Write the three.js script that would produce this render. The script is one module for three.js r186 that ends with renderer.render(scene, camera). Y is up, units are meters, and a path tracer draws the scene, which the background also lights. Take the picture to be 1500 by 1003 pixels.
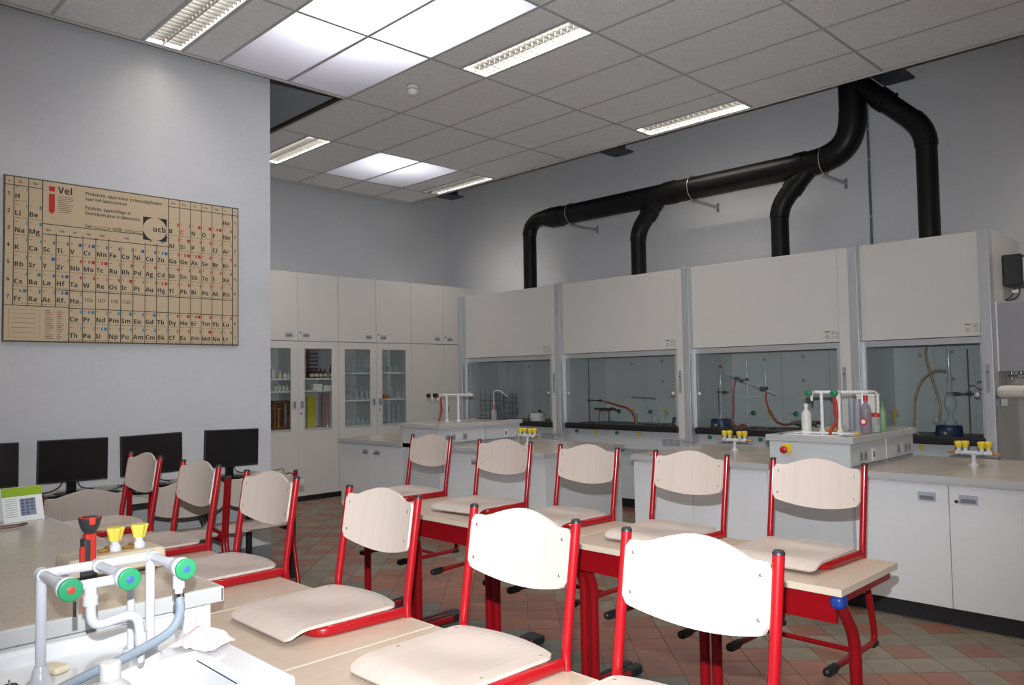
import * as THREE from 'three';
import { RoundedBoxGeometry } from 'three/addons/geometries/RoundedBoxGeometry.js';
import { mergeGeometries, mergeVertices } from 'three/addons/utils/BufferGeometryUtils.js';
import { RectAreaLightUniformsLib } from 'three/addons/lights/RectAreaLightUniformsLib.js';

// ------------------------------------------------------------------ camera, light, exposure
const scene = new THREE.Scene();
scene.background = new THREE.Color(0x000000);
const camera = new THREE.PerspectiveCamera(47.24, 1500 / 1003, 0.05, 60);
camera.rotation.order = 'YXZ';
camera.position.set(3.59856, 1.454707, 6.317465);
camera.rotation.set(0.045005, 0.787157, -0.016492);
scene.add(camera);
const renderer = new THREE.WebGLRenderer({ antialias: true });
renderer.toneMapping = THREE.LinearToneMapping;
renderer.toneMappingExposure = 1.08;
renderer.shadowMap.enabled = true;
RectAreaLightUniformsLib.init();
const FLASH = 40, TUBE_LIGHT = 50, SKY_LIGHT = 15, TUBE_GLOW = 5, WINDOW = 0.3;
// the camera's own flash, a hand's breadth above the lens
const flash = new THREE.SpotLight(new THREE.Color().setRGB(0.95, 0.975, 1.0), FLASH, 0, 0.78, 0.6, 2);
flash.name = 'camera_flash';
flash.position.set(3.59, 1.60, 6.31);
flash.target.position.set(3.59 - 4, 1.60 + 0.28, 6.31 - 4);
flash.castShadow = true; flash.shadow.mapSize.set(2048, 2048); flash.shadow.radius = 0.5;
scene.add(flash, flash.target);

// ------------------------------------------------------------------ helpers
let seed = 7;
const rnd = () => { seed = (seed * 1664525 + 1013904223) >>> 0; return seed / 4294967296; };
const rr = (a, b) => a + (b - a) * rnd();
const V = (x, y, z) => new THREE.Vector3(x, y, z);
const lin = (r, g, b) => new THREE.Color().setRGB(r, g, b);
const taken = new Map();
function numbered(n) { const k = taken.get(n) || 0; taken.set(n, k + 1); return k ? `${n}_${String(k).padStart(3, '0')}` : n; }
function clean(g) {           // non-indexed, position + normal + metre uv only
  if (g.index) g = g.toNonIndexed();
  for (const k of Object.keys(g.attributes)) if (k !== 'position' && k !== 'normal') g.deleteAttribute(k);
  if (!g.attributes.normal) g.computeVertexNormals();
  return g;
}
function metreUV(g) {
  const p = g.attributes.position, n = g.attributes.normal, uv = new Float32Array(p.count * 2);
  for (let i = 0; i < p.count; i += 3) {
    let ax = 0, ay = 0, az = 0;
    for (let k = 0; k < 3; k++) { ax += Math.abs(n.getX(i + k)); ay += Math.abs(n.getY(i + k)); az += Math.abs(n.getZ(i + k)); }
    for (let k = 0; k < 3; k++) {
      const x = p.getX(i + k), y = p.getY(i + k), z = p.getZ(i + k);
      let u, v;
      if (ay >= ax && ay >= az) { u = x; v = z; } else if (ax >= az) { u = z; v = y; } else { u = x; v = y; }
      uv[2 * (i + k)] = u; uv[2 * (i + k) + 1] = v;
    }
  }
  g.setAttribute('uv', new THREE.BufferAttribute(uv, 2));
  return g;
}
function join(gs) { gs = (Array.isArray(gs) ? gs : [gs]).map(clean); return metreUV(gs.length > 1 ? mergeGeometries(gs) : gs[0]); }
function obj(name, gs, mat, parent = scene, pos) {
  const m = new THREE.Mesh(gs.isMetric ? gs : join(gs), mat);
  m.name = parent === scene ? numbered(name) : name;
  m.castShadow = m.receiveShadow = true;
  if (pos) m.position.set(...pos);
  parent.add(m);
  return m;
}
function tag(o, label, category, group) { o.userData.label = label; o.userData.category = category; if (group) o.userData.group = group; return o; }
function thing(name, label, category, [x, y, z] = [0, 0, 0], turn = 0, group) {
  const o = new THREE.Group(); o.name = numbered(name); o.position.set(x, y, z); o.rotation.y = turn; scene.add(o);
  return tag(o, label, category, group);
}
function struct(name, gs, mat, pos) { const m = obj(name, gs, mat, scene, pos); m.userData.kind = 'structure'; return m; }
function dup(root, [x, y, z], turn, label) {
  const r = root.clone(); r.name = numbered(root.name.replace(/_\d{3}$/, '')); r.userData = { ...root.userData };
  r.position.set(x, y, z); r.rotation.y = turn; if (label) r.userData.label = label; scene.add(r); return r;
}
const metric = g => { g = join(g); g.isMetric = true; return g; };
// primitives: boxes given by their min and max corners
function bx(x0, x1, y0, y1, z0, z1) { const g = new THREE.BoxGeometry(x1 - x0, y1 - y0, z1 - z0); g.translate((x0 + x1) / 2, (y0 + y1) / 2, (z0 + z1) / 2); return g; }
function rbx(x0, x1, y0, y1, z0, z1, r = 0.004, s = 2) { const g = new RoundedBoxGeometry(x1 - x0, y1 - y0, z1 - z0, s, Math.min(r, (x1 - x0) / 2.01, (y1 - y0) / 2.01, (z1 - z0) / 2.01)); g.translate((x0 + x1) / 2, (y0 + y1) / 2, (z0 + z1) / 2); return g; }
function rod(a, b, r, r2 = r, n = 14) {
  a = V(...a); b = V(...b); const d = b.clone().sub(a), L = d.length();
  const g = new THREE.CylinderGeometry(r2, r, L, n); g.translate(0, L / 2, 0);
  g.applyQuaternion(new THREE.Quaternion().setFromUnitVectors(V(0, 1, 0), d.normalize())); g.translate(a.x, a.y, a.z); return g;
}
function bentPath(pts, rad) {   // polyline with rounded corners
  const c = new THREE.CurvePath(), P = pts.map(p => V(...p)); let from = P[0];
  for (let i = 1; i < P.length - 1; i++) {
    const a = P[i - 1].clone().sub(P[i]), b = P[i + 1].clone().sub(P[i]);
    const r = Math.min(rad, a.length() * 0.49, b.length() * 0.49); a.setLength(r); b.setLength(r);
    const s = P[i].clone().add(a), e = P[i].clone().add(b);
    if (from.distanceTo(s) > 1e-5) c.add(new THREE.LineCurve3(from, s)); c.add(new THREE.QuadraticBezierCurve3(s, P[i], e)); from = e;
  }
  c.add(new THREE.LineCurve3(from, P[P.length - 1])); return c;
}
function capped(path, r, seg, n) {
  const g = clean(new THREE.TubeGeometry(path, seg, r, n)), out = [g];
  for (const t of [0, 1]) {
    const c = new THREE.CircleGeometry(r, n), d = path.getTangent(t).multiplyScalar(t ? 1 : -1);
    c.applyQuaternion(new THREE.Quaternion().setFromUnitVectors(V(0, 0, 1), d)); const p = path.getPoint(t); c.translate(p.x, p.y, p.z); out.push(clean(c));
  }
  return mergeGeometries(out);
}
const tube = (pts, r, rad = 0.05, seg = 28, n = 10) => capped(bentPath(pts, rad), r, seg, n);
const hose = (pts, r, seg = 40, n = 8) => capped(new THREE.CatmullRomCurve3(pts.map(p => V(...p)), false, 'centripetal'), r, seg, n);
function lathe(prof, x = 0, y = 0, z = 0, n = 20) { const g = new THREE.LatheGeometry(prof.map(p => new THREE.Vector2(p[0], p[1])), n); g.translate(x, y, z); return g; }
function ext(outline, depth, bevel = 0) { // outline in x,y; depth along +z
  const s = new THREE.Shape(outline.map(p => new THREE.Vector2(p[0], p[1])));
  return new THREE.ExtrudeGeometry(s, { depth, bevelEnabled: bevel > 0, bevelThickness: bevel, bevelSize: bevel, bevelSegments: 2, curveSegments: 8 });
}
const moved = (g, x, y, z) => { g.translate(x, y, z); return g; };

// ------------------------------------------------------------------ textures
function hash(i, j, s) { let h = (i * 374761393 + j * 668265263 + s * 1442695041) | 0; h = Math.imul(h ^ (h >>> 13), 1274126177); return ((h ^ (h >>> 16)) >>> 0) / 4294967296; }
function vnoise(x, y, px, py, s) {
  const i = Math.floor(x), j = Math.floor(y), f = x - i, g = y - j, w = t => t * t * (3 - 2 * t), m = (a, b) => ((a % b) + b) % b;
  const a = hash(m(i, px), m(j, py), s), b = hash(m(i + 1, px), m(j, py), s), c = hash(m(i, px), m(j + 1, py), s), d = hash(m(i + 1, px), m(j + 1, py), s);
  return (a + (b - a) * w(f)) * (1 - w(g)) + (c + (d - c) * w(f)) * w(g);
}
function tex(n, size, fn, srgb = true) {      // fn(u,v) -> [r,g,b] 0..1 ; size in metres
  const d = new Uint8Array(n * n * 4);
  for (let y = 0; y < n; y++) for (let x = 0; x < n; x++) { const c = fn(x / n, y / n), o = 4 * (y * n + x); for (let k = 0; k < 3; k++) d[o + k] = Math.max(0, Math.min(255, 255 * c[k])); d[o + 3] = 255; }
  const t = new THREE.DataTexture(d, n, n); t.wrapS = t.wrapT = THREE.RepeatWrapping; t.magFilter = THREE.LinearFilter; t.minFilter = THREE.LinearMipmapLinearFilter; t.generateMipmaps = true;
  t.repeat.set(1 / size[0], 1 / size[1]); if (srgb) t.colorSpace = THREE.SRGBColorSpace; t.needsUpdate = true; return t;
}
const grain = (s, amt) => (u, v) => { const a = vnoise(u * 90, v * 4, 90, 4, s), b = vnoise(u * 24, v * 2, 24, 2, s + 1), c = vnoise(u * 160, v * 18, 160, 18, s + 2); const k = 1 - amt * (0.45 * a + 0.4 * b + 0.15 * c); return [k, k * (1 - 0.02 * a), k * (1 - 0.05 * a)]; };
const T = {
  beech: tex(512, [0.5, 0.8], grain(3, 0.035)),
  board: tex(512, [0.9, 1.2], grain(11, 0.05)),
  laminate: tex(512, [0.7, 0.7], (u, v) => { const k = 0.93 + 0.07 * vnoise(u * 120, v * 120, 120, 120, 5) - 0.03 * vnoise(u * 6, v * 6, 6, 6, 6); return [k, k, k]; }),
  smooth: tex(256, [0.9, 0.9], (u, v) => { const k = 0.975 + 0.015 * vnoise(u * 5, v * 5, 5, 5, 15) + 0.01 * vnoise(u * 90, v * 90, 90, 90, 16); return [k, k, k]; }),
  ceil: tex(512, [0.6, 0.6], (u, v) => { const a = vnoise(u * 150, v * 150, 150, 150, 21), b = vnoise(u * 40, v * 40, 40, 40, 22); const k = 0.95 + 0.05 * b - (a > 0.80 ? 0.10 : 0); return [k, k, k]; }),
  wall: tex(512, [1.7, 1.7], (u, v) => { const k = 0.96 + 0.025 * vnoise(u * 7, v * 7, 7, 7, 31) + 0.015 * vnoise(u * 90, v * 90, 90, 90, 32); return [k, k, k]; }),
  tile: tex(512, [0.8, 0.8], (u, v) => { const a = vnoise(u * 150, v * 150, 150, 150, 41), b = vnoise(u * 14, v * 14, 14, 14, 42); const k = 0.86 + 0.10 * b + 0.06 * a; return [k, k, k * 0.99]; }),
  fine: tex(256, [0.25, 0.25], (u, v) => { const k = vnoise(u * 64, v * 64, 64, 64, 51); return [k, k, k]; }, false),
};
// ------------------------------------------------------------------ materials
const M = {};
const std = (c, rough, o = {}) => new THREE.MeshPhysicalMaterial({ color: c, roughness: rough, ...o });
Object.assign(M, {
  wall: std(lin(0.65, 0.66, 0.685), 0.92, { specularIntensity: 0.25, map: T.wall, bumpMap: T.fine, bumpScale: 0.0004 }),
  base: std(lin(0.20, 0.20, 0.21), 0.6),
  ceil: std(lin(0.86, 0.88, 0.90), 0.9, { map: T.ceil, bumpMap: T.fine, bumpScale: 0.0008 }),
  bar: std(lin(0.45, 0.45, 0.46), 0.5),
  trim: std(lin(0.62, 0.63, 0.62), 0.45),
  slab: std(lin(0.30, 0.30, 0.32), 0.9),
  steelDark: std(lin(0.035, 0.04, 0.05), 0.5),
  beige: std(lin(0.21, 0.178, 0.135), 0.45, { map: T.tile }),
  beige2: std(lin(0.23, 0.195, 0.15), 0.45, { map: T.tile }),
  red1: std(lin(0.27, 0.115, 0.08), 0.5, { map: T.tile }),
  red2: std(lin(0.24, 0.112, 0.082), 0.5, { map: T.tile }),
  greyTile: std(lin(0.16, 0.155, 0.135), 0.45, { map: T.tile }),
  grout: std(lin(0.12, 0.10, 0.085), 0.9),
  cab: std(lin(0.74, 0.725, 0.70), 0.38, { map: T.smooth }),
  cabIn: std(lin(0.66, 0.67, 0.67), 0.6),
  door: std(lin(0.82, 0.84, 0.87), 0.4, { map: T.smooth }),
  top: std(lin(0.56, 0.485, 0.415), 0.22, { map: T.laminate, clearcoat: 0.25, clearcoatRoughness: 0.2 }),
  edge: std(lin(0.50, 0.51, 0.52), 0.4),
  plinth: std(lin(0.02, 0.02, 0.024), 0.5),
  beech: std(lin(0.61, 0.535, 0.50), 0.36, { map: T.beech, clearcoat: 0.15, clearcoatRoughness: 0.3 }),
  tableTop: std(lin(0.58, 0.475, 0.39), 0.34, { map: T.board, clearcoat: 0.2, clearcoatRoughness: 0.25 }),
  tableEdge: std(lin(0.78, 0.66, 0.53), 0.4),
  red: std(lin(0.32, 0.005, 0.010), 0.28, { specularIntensity: 0.6, clearcoat: 0.3, clearcoatRoughness: 0.12 }),
  black: std(lin(0.016, 0.016, 0.018), 0.42),
  blackGloss: std(lin(0.007, 0.007, 0.008), 0.26),
  pvc: std(lin(0.005, 0.005, 0.006), 0.42, { specularIntensity: 0.5 }),
  blue: std(lin(0.02, 0.06, 0.33), 0.4),
  alu: std(lin(0.58, 0.60, 0.63), 0.36, { metalness: 0.45 }),
  chrome: std(lin(0.75, 0.75, 0.76), 0.12, { metalness: 1 }),
  steel: std(lin(0.45, 0.46, 0.47), 0.32, { metalness: 0.8 }),
  iron: std(lin(0.08, 0.08, 0.085), 0.4, { metalness: 0.6 }),
  handle: std(lin(0.46, 0.48, 0.55), 0.35),
  grip: std(lin(0.36, 0.37, 0.40), 0.4),
  gripIn: std(lin(0.2, 0.21, 0.23), 0.5),
  brass: std(lin(0.55, 0.30, 0.10), 0.3, { metalness: 0.9 }),
  white: std(lin(0.80, 0.80, 0.80), 0.35),
  ceramic: std(lin(0.80, 0.82, 0.86), 0.12, { clearcoat: 0.5, clearcoatRoughness: 0.05 }),
  tapGrey: std(lin(0.62, 0.64, 0.70), 0.28),
  yellow: std(lin(0.78, 0.60, 0.04), 0.4),
  green: std(lin(0.02, 0.22, 0.10), 0.4),
  rubberRed: std(lin(0.42, 0.035, 0.025), 0.45),
  rubberTan: std(lin(0.36, 0.27, 0.18), 0.5),
  hoseGrey: std(lin(0.26, 0.32, 0.39), 0.25),
  glass: new THREE.MeshPhysicalMaterial({ color: lin(0.94, 0.97, 0.96), roughness: 0, transmission: 1, thickness: 0, ior: 1.5 }),
  ware: new THREE.MeshPhysicalMaterial({ color: lin(0.90, 0.93, 0.94), roughness: 0.04, transmission: 0.82, thickness: 0, ior: 1.5 }),
  reflector: std(lin(0.85, 0.85, 0.86), 0.3, { metalness: 0.2 }),
  louvre: std(lin(0.10, 0.10, 0.10), 0.4, { metalness: 0.9 }),
  opal: new THREE.MeshPhysicalMaterial({ color: lin(0.84, 0.83, 0.88), roughness: 1, transmission: 0.6, thickness: 0 }),
});
// ------------------------------------------------------------------ the room shell
const CH = 4.02, SLAB = 4.85;                      // suspended ceiling, structural slab
const WX = -5.5, WZ = -1.45, LX = -2.5, LZ = 3.11, RX = 6.2, BZ = 8.8;
struct('wall_back', bx(WX - 0.2, WX, 0, SLAB, WZ - 0.2, LZ + 0.3), M.wall);
struct('wall_hoods', bx(WX, RX + 0.2, 0, SLAB, WZ - 0.2, WZ), M.wall);
struct('wall_left', bx(LX - 0.25, LX, 0, SLAB, LZ, BZ + 0.2), M.wall);
struct('wall_return', bx(WX, LX - 0.25, 0, SLAB, LZ, LZ + 0.2), M.wall);
struct('wall_right', bx(RX, RX + 0.2, 0, SLAB, WZ, BZ + 0.2), M.wall);
// rear wall behind the camera with two windows
const WIN = [[1.0, 3.3], [3.6, 5.9]], WY0 = 0.95, WY1 = 2.95;
struct('wall_rear', [bx(LX, RX, 0, WY0, BZ, BZ + 0.2), bx(LX, RX, WY1, SLAB, BZ, BZ + 0.2), bx(LX, WIN[0][0], WY0, WY1, BZ, BZ + 0.2), bx(WIN[0][1], WIN[1][0], WY0, WY1, BZ, BZ + 0.2), bx(WIN[1][1], RX, WY0, WY1, BZ, BZ + 0.2)], M.wall);
WIN.forEach(([a, b], i) => {
  const w = new THREE.Group(); w.name = `window_${i + 1}`; w.userData.kind = 'structure'; scene.add(w); const m = (a + b) / 2;
  obj('window_frame', [bx(a, b, WY0, WY0 + 0.06, BZ + 0.05, BZ + 0.12), bx(a, b, WY1 - 0.06, WY1, BZ + 0.05, BZ + 0.12), bx(a, a + 0.06, WY0, WY1, BZ + 0.05, BZ + 0.12), bx(b - 0.06, b, WY0, WY1, BZ + 0.05, BZ + 0.12), bx(m - 0.04, m + 0.04, WY0, WY1, BZ + 0.05, BZ + 0.12)], M.white, w);
  obj('window_sky', bx(a + 0.06, b - 0.06, WY0 + 0.06, WY1 - 0.06, BZ + 0.13, BZ + 0.14), new THREE.MeshStandardMaterial({ color: 0x222222, emissive: lin(0.93, 0.96, 1), emissiveIntensity: 0.5 * (WINDOW > 0) }), w);
  const ra = new THREE.RectAreaLight(lin(0.95, 0.97, 1), WINDOW, b - a - 0.12, WY1 - WY0 - 0.12); ra.position.set(m, (WY0 + WY1) / 2, BZ + 0.045); ra.lookAt(m, (WY0 + WY1) / 2, 0); scene.add(ra);
});
struct('baseboard_left', bx(LX, LX + 0.012, 0, 0.11, LZ, BZ), M.base);
struct('baseboard_hoods', bx(2.0, RX, 0, 0.1, WZ, WZ + 0.012), M.base);

// floor of small diagonal tiles: every fourth terracotta, and a full terracotta band under the tables
{
  const floor = new THREE.Group(); floor.name = 'floor'; floor.userData.kind = 'structure'; scene.add(floor);
  obj('screed', bx(WX, RX, -0.2, -0.004, WZ, BZ), M.grout, floor);
  const S = 0.1855, G = 0.0035, C = Math.SQRT1_2, cells = [];
  const g1 = bx(-(S - G) / 2, (S - G) / 2, -0.004, 0, -(S - G) / 2, (S - G) / 2); g1.rotateY(Math.PI / 4);
  const gt = metric(g1), fwd = V(-Math.sin(camera.rotation.y), 0, -Math.cos(camera.rotation.y)), side = V(fwd.z, 0, -fwd.x);
  for (let i = -60; i < 60; i++) for (let j = -60; j < 60; j++) {
    const u = i * S, v = j * S, x = (u + v) * C + 2.095, z = (u - v) * C + 1.449;
    if (x < WX + 0.02 || x > RX - 0.02 || z < WZ + 0.02 || z > BZ - 0.02) continue;
    const even = ((i % 2) + 2) % 2 === 0 && ((j % 2) + 2) % 2 === 0;
    const band = z > 2.42 + 0.06 * Math.sin(2.1 * x) && z < 3.06, grey = z >= 3.06 && z < 5.2 && x > -1.2;
    const red = !grey && (even || (band && x > -1.4) || (x < -1.0 && hash(i, j, 4) < 0.16));
    const w = hash(i, j, 9) < 0.5, mat = grey ? M.greyTile : red ? (w ? M.red1 : M.red2) : (w ? M.beige : M.beige2);
    const d = V(x - camera.position.x, 0, z - camera.position.z), f = d.dot(fwd), s = Math.abs(d.dot(side));
    const seen = f > 1.2 && s < 0.70 * f && z > 0.9 && z < 4.75 && !(x > -0.1 && z < 1.33) && !(x < -0.6 && z < 1.6) && 1147 * 1.45 / f < 560;
    cells.push([seen ? f : 99, x, z, mat]);
  }
  cells.sort((a, b) => a[0] - b[0]);
  const rest = new Map();
  cells.forEach(([f, x, z, mat], k) => {
    if (k < 300 && f < 99) { const m = new THREE.Mesh(gt, mat); m.name = 'floor_tile'; m.position.set(x, 0, z); m.receiveShadow = m.castShadow = true; floor.add(m); }
    else { const g = g1.clone(); g.translate(x, 0, z); if (!rest.has(mat)) rest.set(mat, []); rest.get(mat).push(g); }
  });
  for (const [mat, gs] of rest) { const m = obj('floor_tiles', gs, mat, floor); m.userData.kind = 'stuff'; }
}

// suspended ceiling: 0.6 x 1.2 m tiles in a grid of bars, an island with a notch at the left wall
M.batten = std(lin(0.045, 0.03, 0.025), 0.7);
const FIX = [[-1.2, 1.8], [-1.2, -0.6], [-4.8, -0.6], [-4.8, 1.8], [-2.4, 3.9], [2.4, -0.6], [2.4, 1.8], [1.2, 3.9], [-2.4, 6.0], [2.4, 5.7]];
const SKY = [[-2.4, 2.4], [-2.4, 3.0], [-1.2, 2.4], [-1.2, 3.0], [-4.8, 0], [-4.8, 0.6]];
{
  const ceil = new THREE.Group(); ceil.name = 'ceiling'; ceil.userData.kind = 'structure'; scene.add(ceil);
  const xs = [-6.0]; for (let x = -4.8; x < 6.1; x += 1.2) xs.push(+x.toFixed(2));
  const barX = [], barZ = [];
  const has = (a, x, z) => a.some(p => Math.abs(p[0] - x) < 0.01 && Math.abs(p[1] - z) < 0.01);
  const full = metric(bx(0.012, 1.188, 0, 0.016, 0.012, 0.588)), half = metric(bx(0.012, 1.188, 0, 0.016, 0.312, 0.588)), half2 = metric(bx(0.012, 1.188, 0, 0.016, 0.012, 0.288)), short = metric(bx(0.612, 1.188, 0, 0.016, 0.012, 0.588));
  for (let x = -6.0; x < 6.0; x = +(x + 1.2).toFixed(2)) for (let z = -0.6; z < 8.4; z = +(z + 0.6).toFixed(2)) {
    if (x < -2.45 && z > 2.35) continue;
    if (has(SKY, x, z)) continue;
    let g = full;
    if (has(FIX, x, z)) g = half; else if (has(FIX, x, +(z + 0.3).toFixed(2))) { g = null; }
    if (FIX.some(p => Math.abs(p[0] - x) < 0.01 && Math.abs(p[1] - (z + 0.3)) < 0.01)) g = half2;
    if (x < -5.9) g = short;
    const m = new THREE.Mesh(g, M.ceil); m.name = 'ceiling_tile'; m.position.set(x, CH, z); m.castShadow = m.receiveShadow = true; ceil.add(m);
  }
  const bw = 0.012;
  for (let z = -0.6; z <= 8.41; z = +(z + 0.6).toFixed(2)) { const x0 = z > 2.41 ? -2.4 : -5.4; obj('grid_bar', bx(x0, 6.0, CH - 0.003, CH + 0.02, z - bw, z + bw), M.bar, ceil); }
  for (let x = -4.8; x <= 6.01; x = +(x + 1.2).toFixed(2)) { const z1 = x < -2.45 ? 2.4 : 8.4; obj('grid_bar', bx(x - bw, x + bw, CH - 0.0025, CH + 0.02, -0.6, z1), M.bar, ceil); }
  for (const [x, z] of FIX) { const zz = z + 0.3; if (Math.abs((zz / 0.6) - Math.round(zz / 0.6)) > 0.1) obj('grid_bar', bx(x, x + 1.2, CH - 0.0028, CH + 0.02, zz - bw, zz + bw), M.bar, ceil); else obj('grid_bar', bx(x, x + 1.2, CH - 0.0028, CH + 0.02, z - bw, z + bw), M.bar, ceil); }
  const e = 0.022, H = 0.05;
  const tr = (x0, x1, z0, z1) => obj('edge_trim', rbx(x0, x1, CH - 0.012, CH + H, z0, z1, 0.003, 1), M.trim, ceil);
  const bt = (x0, x1, z0, z1) => obj('edge_batten', bx(x0, x1, CH - 0.002, CH + 0.03, z0, z1), M.batten, ceil), f = e + 0.032;
  bt(-5.4 - e, 6.0, -0.6 - f, -0.6 - e); bt(-5.4, -2.4 - f, 2.4 + e, 2.4 + f); bt(-2.4 - f, -2.4 - e, 2.4 + e, 8.4);
  tr(-5.4 - e, 6.0, -0.6 - e, -0.6); tr(-5.4 - e, -5.4, -0.6, 2.4); tr(-5.4, -2.4, 2.4, 2.4 + e); tr(-2.4 - e, -2.4, 2.4, 8.4);
}
struct('ceiling_slab', bx(WX - 0.2, RX + 0.2, SLAB + 0.6, SLAB + 0.8, WZ - 0.2, BZ + 0.2), M.slab);
struct('wall_plenum', [bx(WX - 0.2, WX, SLAB, SLAB + 0.6, WZ - 0.2, BZ + 0.2), bx(RX, RX + 0.2, SLAB, SLAB + 0.6, WZ - 0.2, BZ + 0.2), bx(WX, RX, SLAB, SLAB + 0.6, WZ - 0.2, WZ), bx(WX, RX, SLAB, SLAB + 0.6, BZ, BZ + 0.2)], M.slab);
struct('beam_ceiling', bx(WX, LX + 0.2, CH + 0.12, SLAB + 0.6, 1.9, 2.15), M.wall);
// steel beams that carry the ceiling, their ends showing in the gap before the wall
for (const [x, lab] of [[-4.86, 'dark steel beam end under ceiling edge near cabinet corner'], [-1.88, 'dark steel beam end under ceiling edge above long black duct'], [1.18, 'dark steel beam end beside top of black duct']]) {
  const b = thing('steel_beam', lab, 'beam', [x, CH + 0.03, -1.06], 0, 'steel beams carrying the ceiling');
  obj('flange', bx(-0.13, 0.13, 0, 0.014, 0, 1.25), M.steelDark, b); obj('web', bx(0.04, 0.052, 0.014, 0.2, 0.05, 1.25), M.steelDark, b);
}

// recessed louvre luminaires
function luminaire(x, z, label, output = 1) {   // output: how worn the tubes are
  const L = thing('ceiling_light', label, 'ceiling light', [x + 0.6, CH, z + 0.15], 0, 'recessed louvre lights');
  const w = 0.575, d = 0.128, h = 0.125;
  obj('housing', [bx(-w, w, h, h + 0.004, -d, d), bx(-w, w, 0, h, -d - 0.003, -d), bx(-w, w, 0, h, d, d + 0.003), bx(-w - 0.003, -w, 0, h, -d, d), bx(w, w + 0.003, 0, h, -d, d)], M.reflector, L);
  obj('frame', [bx(-w - 0.012, w + 0.012, -0.004, 0.002, -d - 0.012, -d), bx(-w - 0.012, w + 0.012, -0.004, 0.002, d, d + 0.012), bx(-w - 0.012, -w, -0.004, 0.002, -d, d), bx(w, w + 0.012, -0.004, 0.002, -d, d)], M.trim, L);
  obj('divider', bx(-w, w, 0.0, 0.07, -0.003, 0.003), M.louvre, L);
  const blade = metric(ext([[-0.058, 0], [0.058, 0], [0.058, 0.068], [0.03, 0.06], [0, 0.057], [-0.03, 0.06], [-0.058, 0.068]], 0.003));
  for (const s of [-1, 1]) {
    for (let k = 0; k < 18; k++) { const b = obj('louvre_blade', blade, M.louvre, L, [-w + (k + 1) * (2 * w / 19), 0.002, s * 0.066]); b.rotation.y = Math.PI / 2; }
    const t = obj('tube', rod([-w + 0.02, 0.095, s * 0.066], [w - 0.02, 0.095, s * 0.066], 0.013), new THREE.MeshStandardMaterial({ color: 0xffffff, emissive: lin(1, 0.97, 0.94), emissiveIntensity: TUBE_GLOW }), L);
    t.castShadow = false;
  }
  const ra = new THREE.RectAreaLight(lin(1, 0.92, 0.80), TUBE_LIGHT * output, 2 * w - 0.02, 2 * d - 0.02); ra.position.set(x + 0.6, CH + 0.076, z + 0.15); ra.rotation.x = -Math.PI / 2; scene.add(ra);
}
const lampLabels = ['recessed louvre light in middle of ceiling near the smoke detector', 'recessed louvre light at ceiling edge before the black duct', 'recessed louvre light at far corner of ceiling', 'recessed louvre light half hidden behind the left wall edge', 'recessed louvre light touching top of wall with chart', 'recessed louvre light out of view by hood wall', 'recessed louvre light out of view above lab island', 'recessed louvre light out of view overhead', 'recessed louvre light out of view above computers', 'recessed louvre light out of view behind the camera'];
FIX.forEach(([x, z], i) => { const zz = z; luminaire(x, zz, lampLabels[i], [1, 0.75, 0.65, 1, 0.5][i] ?? 1); });

// daylight shafts above the opal panels
const opalLabels = ['glowing opal ceiling panel touching ceiling notch at the wall', 'dim opal ceiling panel beside louvre light over the chart', 'bright opal ceiling panel next to middle louvre light', 'bright opal ceiling panel cut by top of picture', 'small far opal panel, right one of the far pair', 'small far opal panel, left one of the far pair'];
SKY.forEach(([x, z], i) => {
  const p = thing('opal_panel', opalLabels[i], 'ceiling panel', [x + 0.6, CH + 0.002, z + 0.3], 0, 'daylight panels in the ceiling');
  const g = new THREE.PlaneGeometry(1.178, 0.578); g.rotateX(Math.PI / 2); obj('sheet', g, M.opal, p);
});
M.shaft = std(lin(0.42, 0.41, 0.42), 0.8);
function shaft(x0, x1, z0, z1, lx0, lx1, lz0, lz1, power) {
  const t = 0.02, top = CH + 0.55;
  const s = thing('roof_light_shaft', x0 < -4 ? 'grey shaft of the small far roof light' : 'grey shaft of the large roof light', 'roof light', [0, 0, 0]);
  obj('shaft_wall', bx(x0, x0 + t, CH + 0.03, top, z0, z1), M.shaft, s); obj('shaft_wall', bx(x1 - t, x1, CH + 0.03, top, z0, z1), M.shaft, s);
  obj('shaft_wall', bx(x0, x1, CH + 0.03, top, z0, z0 + t), M.shaft, s); obj('shaft_wall', bx(x0, x1, CH + 0.03, top, z1 - t, z1), M.shaft, s);
  obj('shaft_top', bx(x0, x1, top, top + t, z0, z1), M.slab, s);
  obj('glazing', bx(lx0, lx1, top - 0.01, top - 0.004, lz0, lz1), new THREE.MeshStandardMaterial({ color: 0xffffff, emissive: lin(0.9, 0.95, 1), emissiveIntensity: 2 }), s);
  const ra = new THREE.RectAreaLight(lin(0.94, 0.95, 1), power, lx1 - lx0, lz1 - lz0); ra.position.set((lx0 + lx1) / 2, top - 0.02, (lz0 + lz1) / 2); ra.rotation.x = -Math.PI / 2; scene.add(ra);
}
shaft(-2.4, 0, 2.4, 3.6, -1.25, -0.3, 2.75, 3.5, SKY_LIGHT);
shaft(-4.8, -3.6, 0, 1.2, -4.1, -3.75, 0.35, 1.05, SKY_LIGHT * 0.8);

{ // smoke detector
  const d = thing('smoke_detector', 'round white smoke detector on ceiling tile', 'smoke detector', [-1.76, CH - 0.001, 2.15]);
  obj('base', lathe([[0, 0], [0.055, 0], [0.055, -0.022], [0.05, -0.028], [0, -0.028]]), M.white, d);
  obj('head', lathe([[0.05, -0.028], [0.051, -0.05], [0.045, -0.07], [0.028, -0.085], [0, -0.087]]), M.white, d);
  obj('vent', lathe([[0.0515, -0.036], [0.0518, -0.042]]), M.gripIn, d);
}
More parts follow.
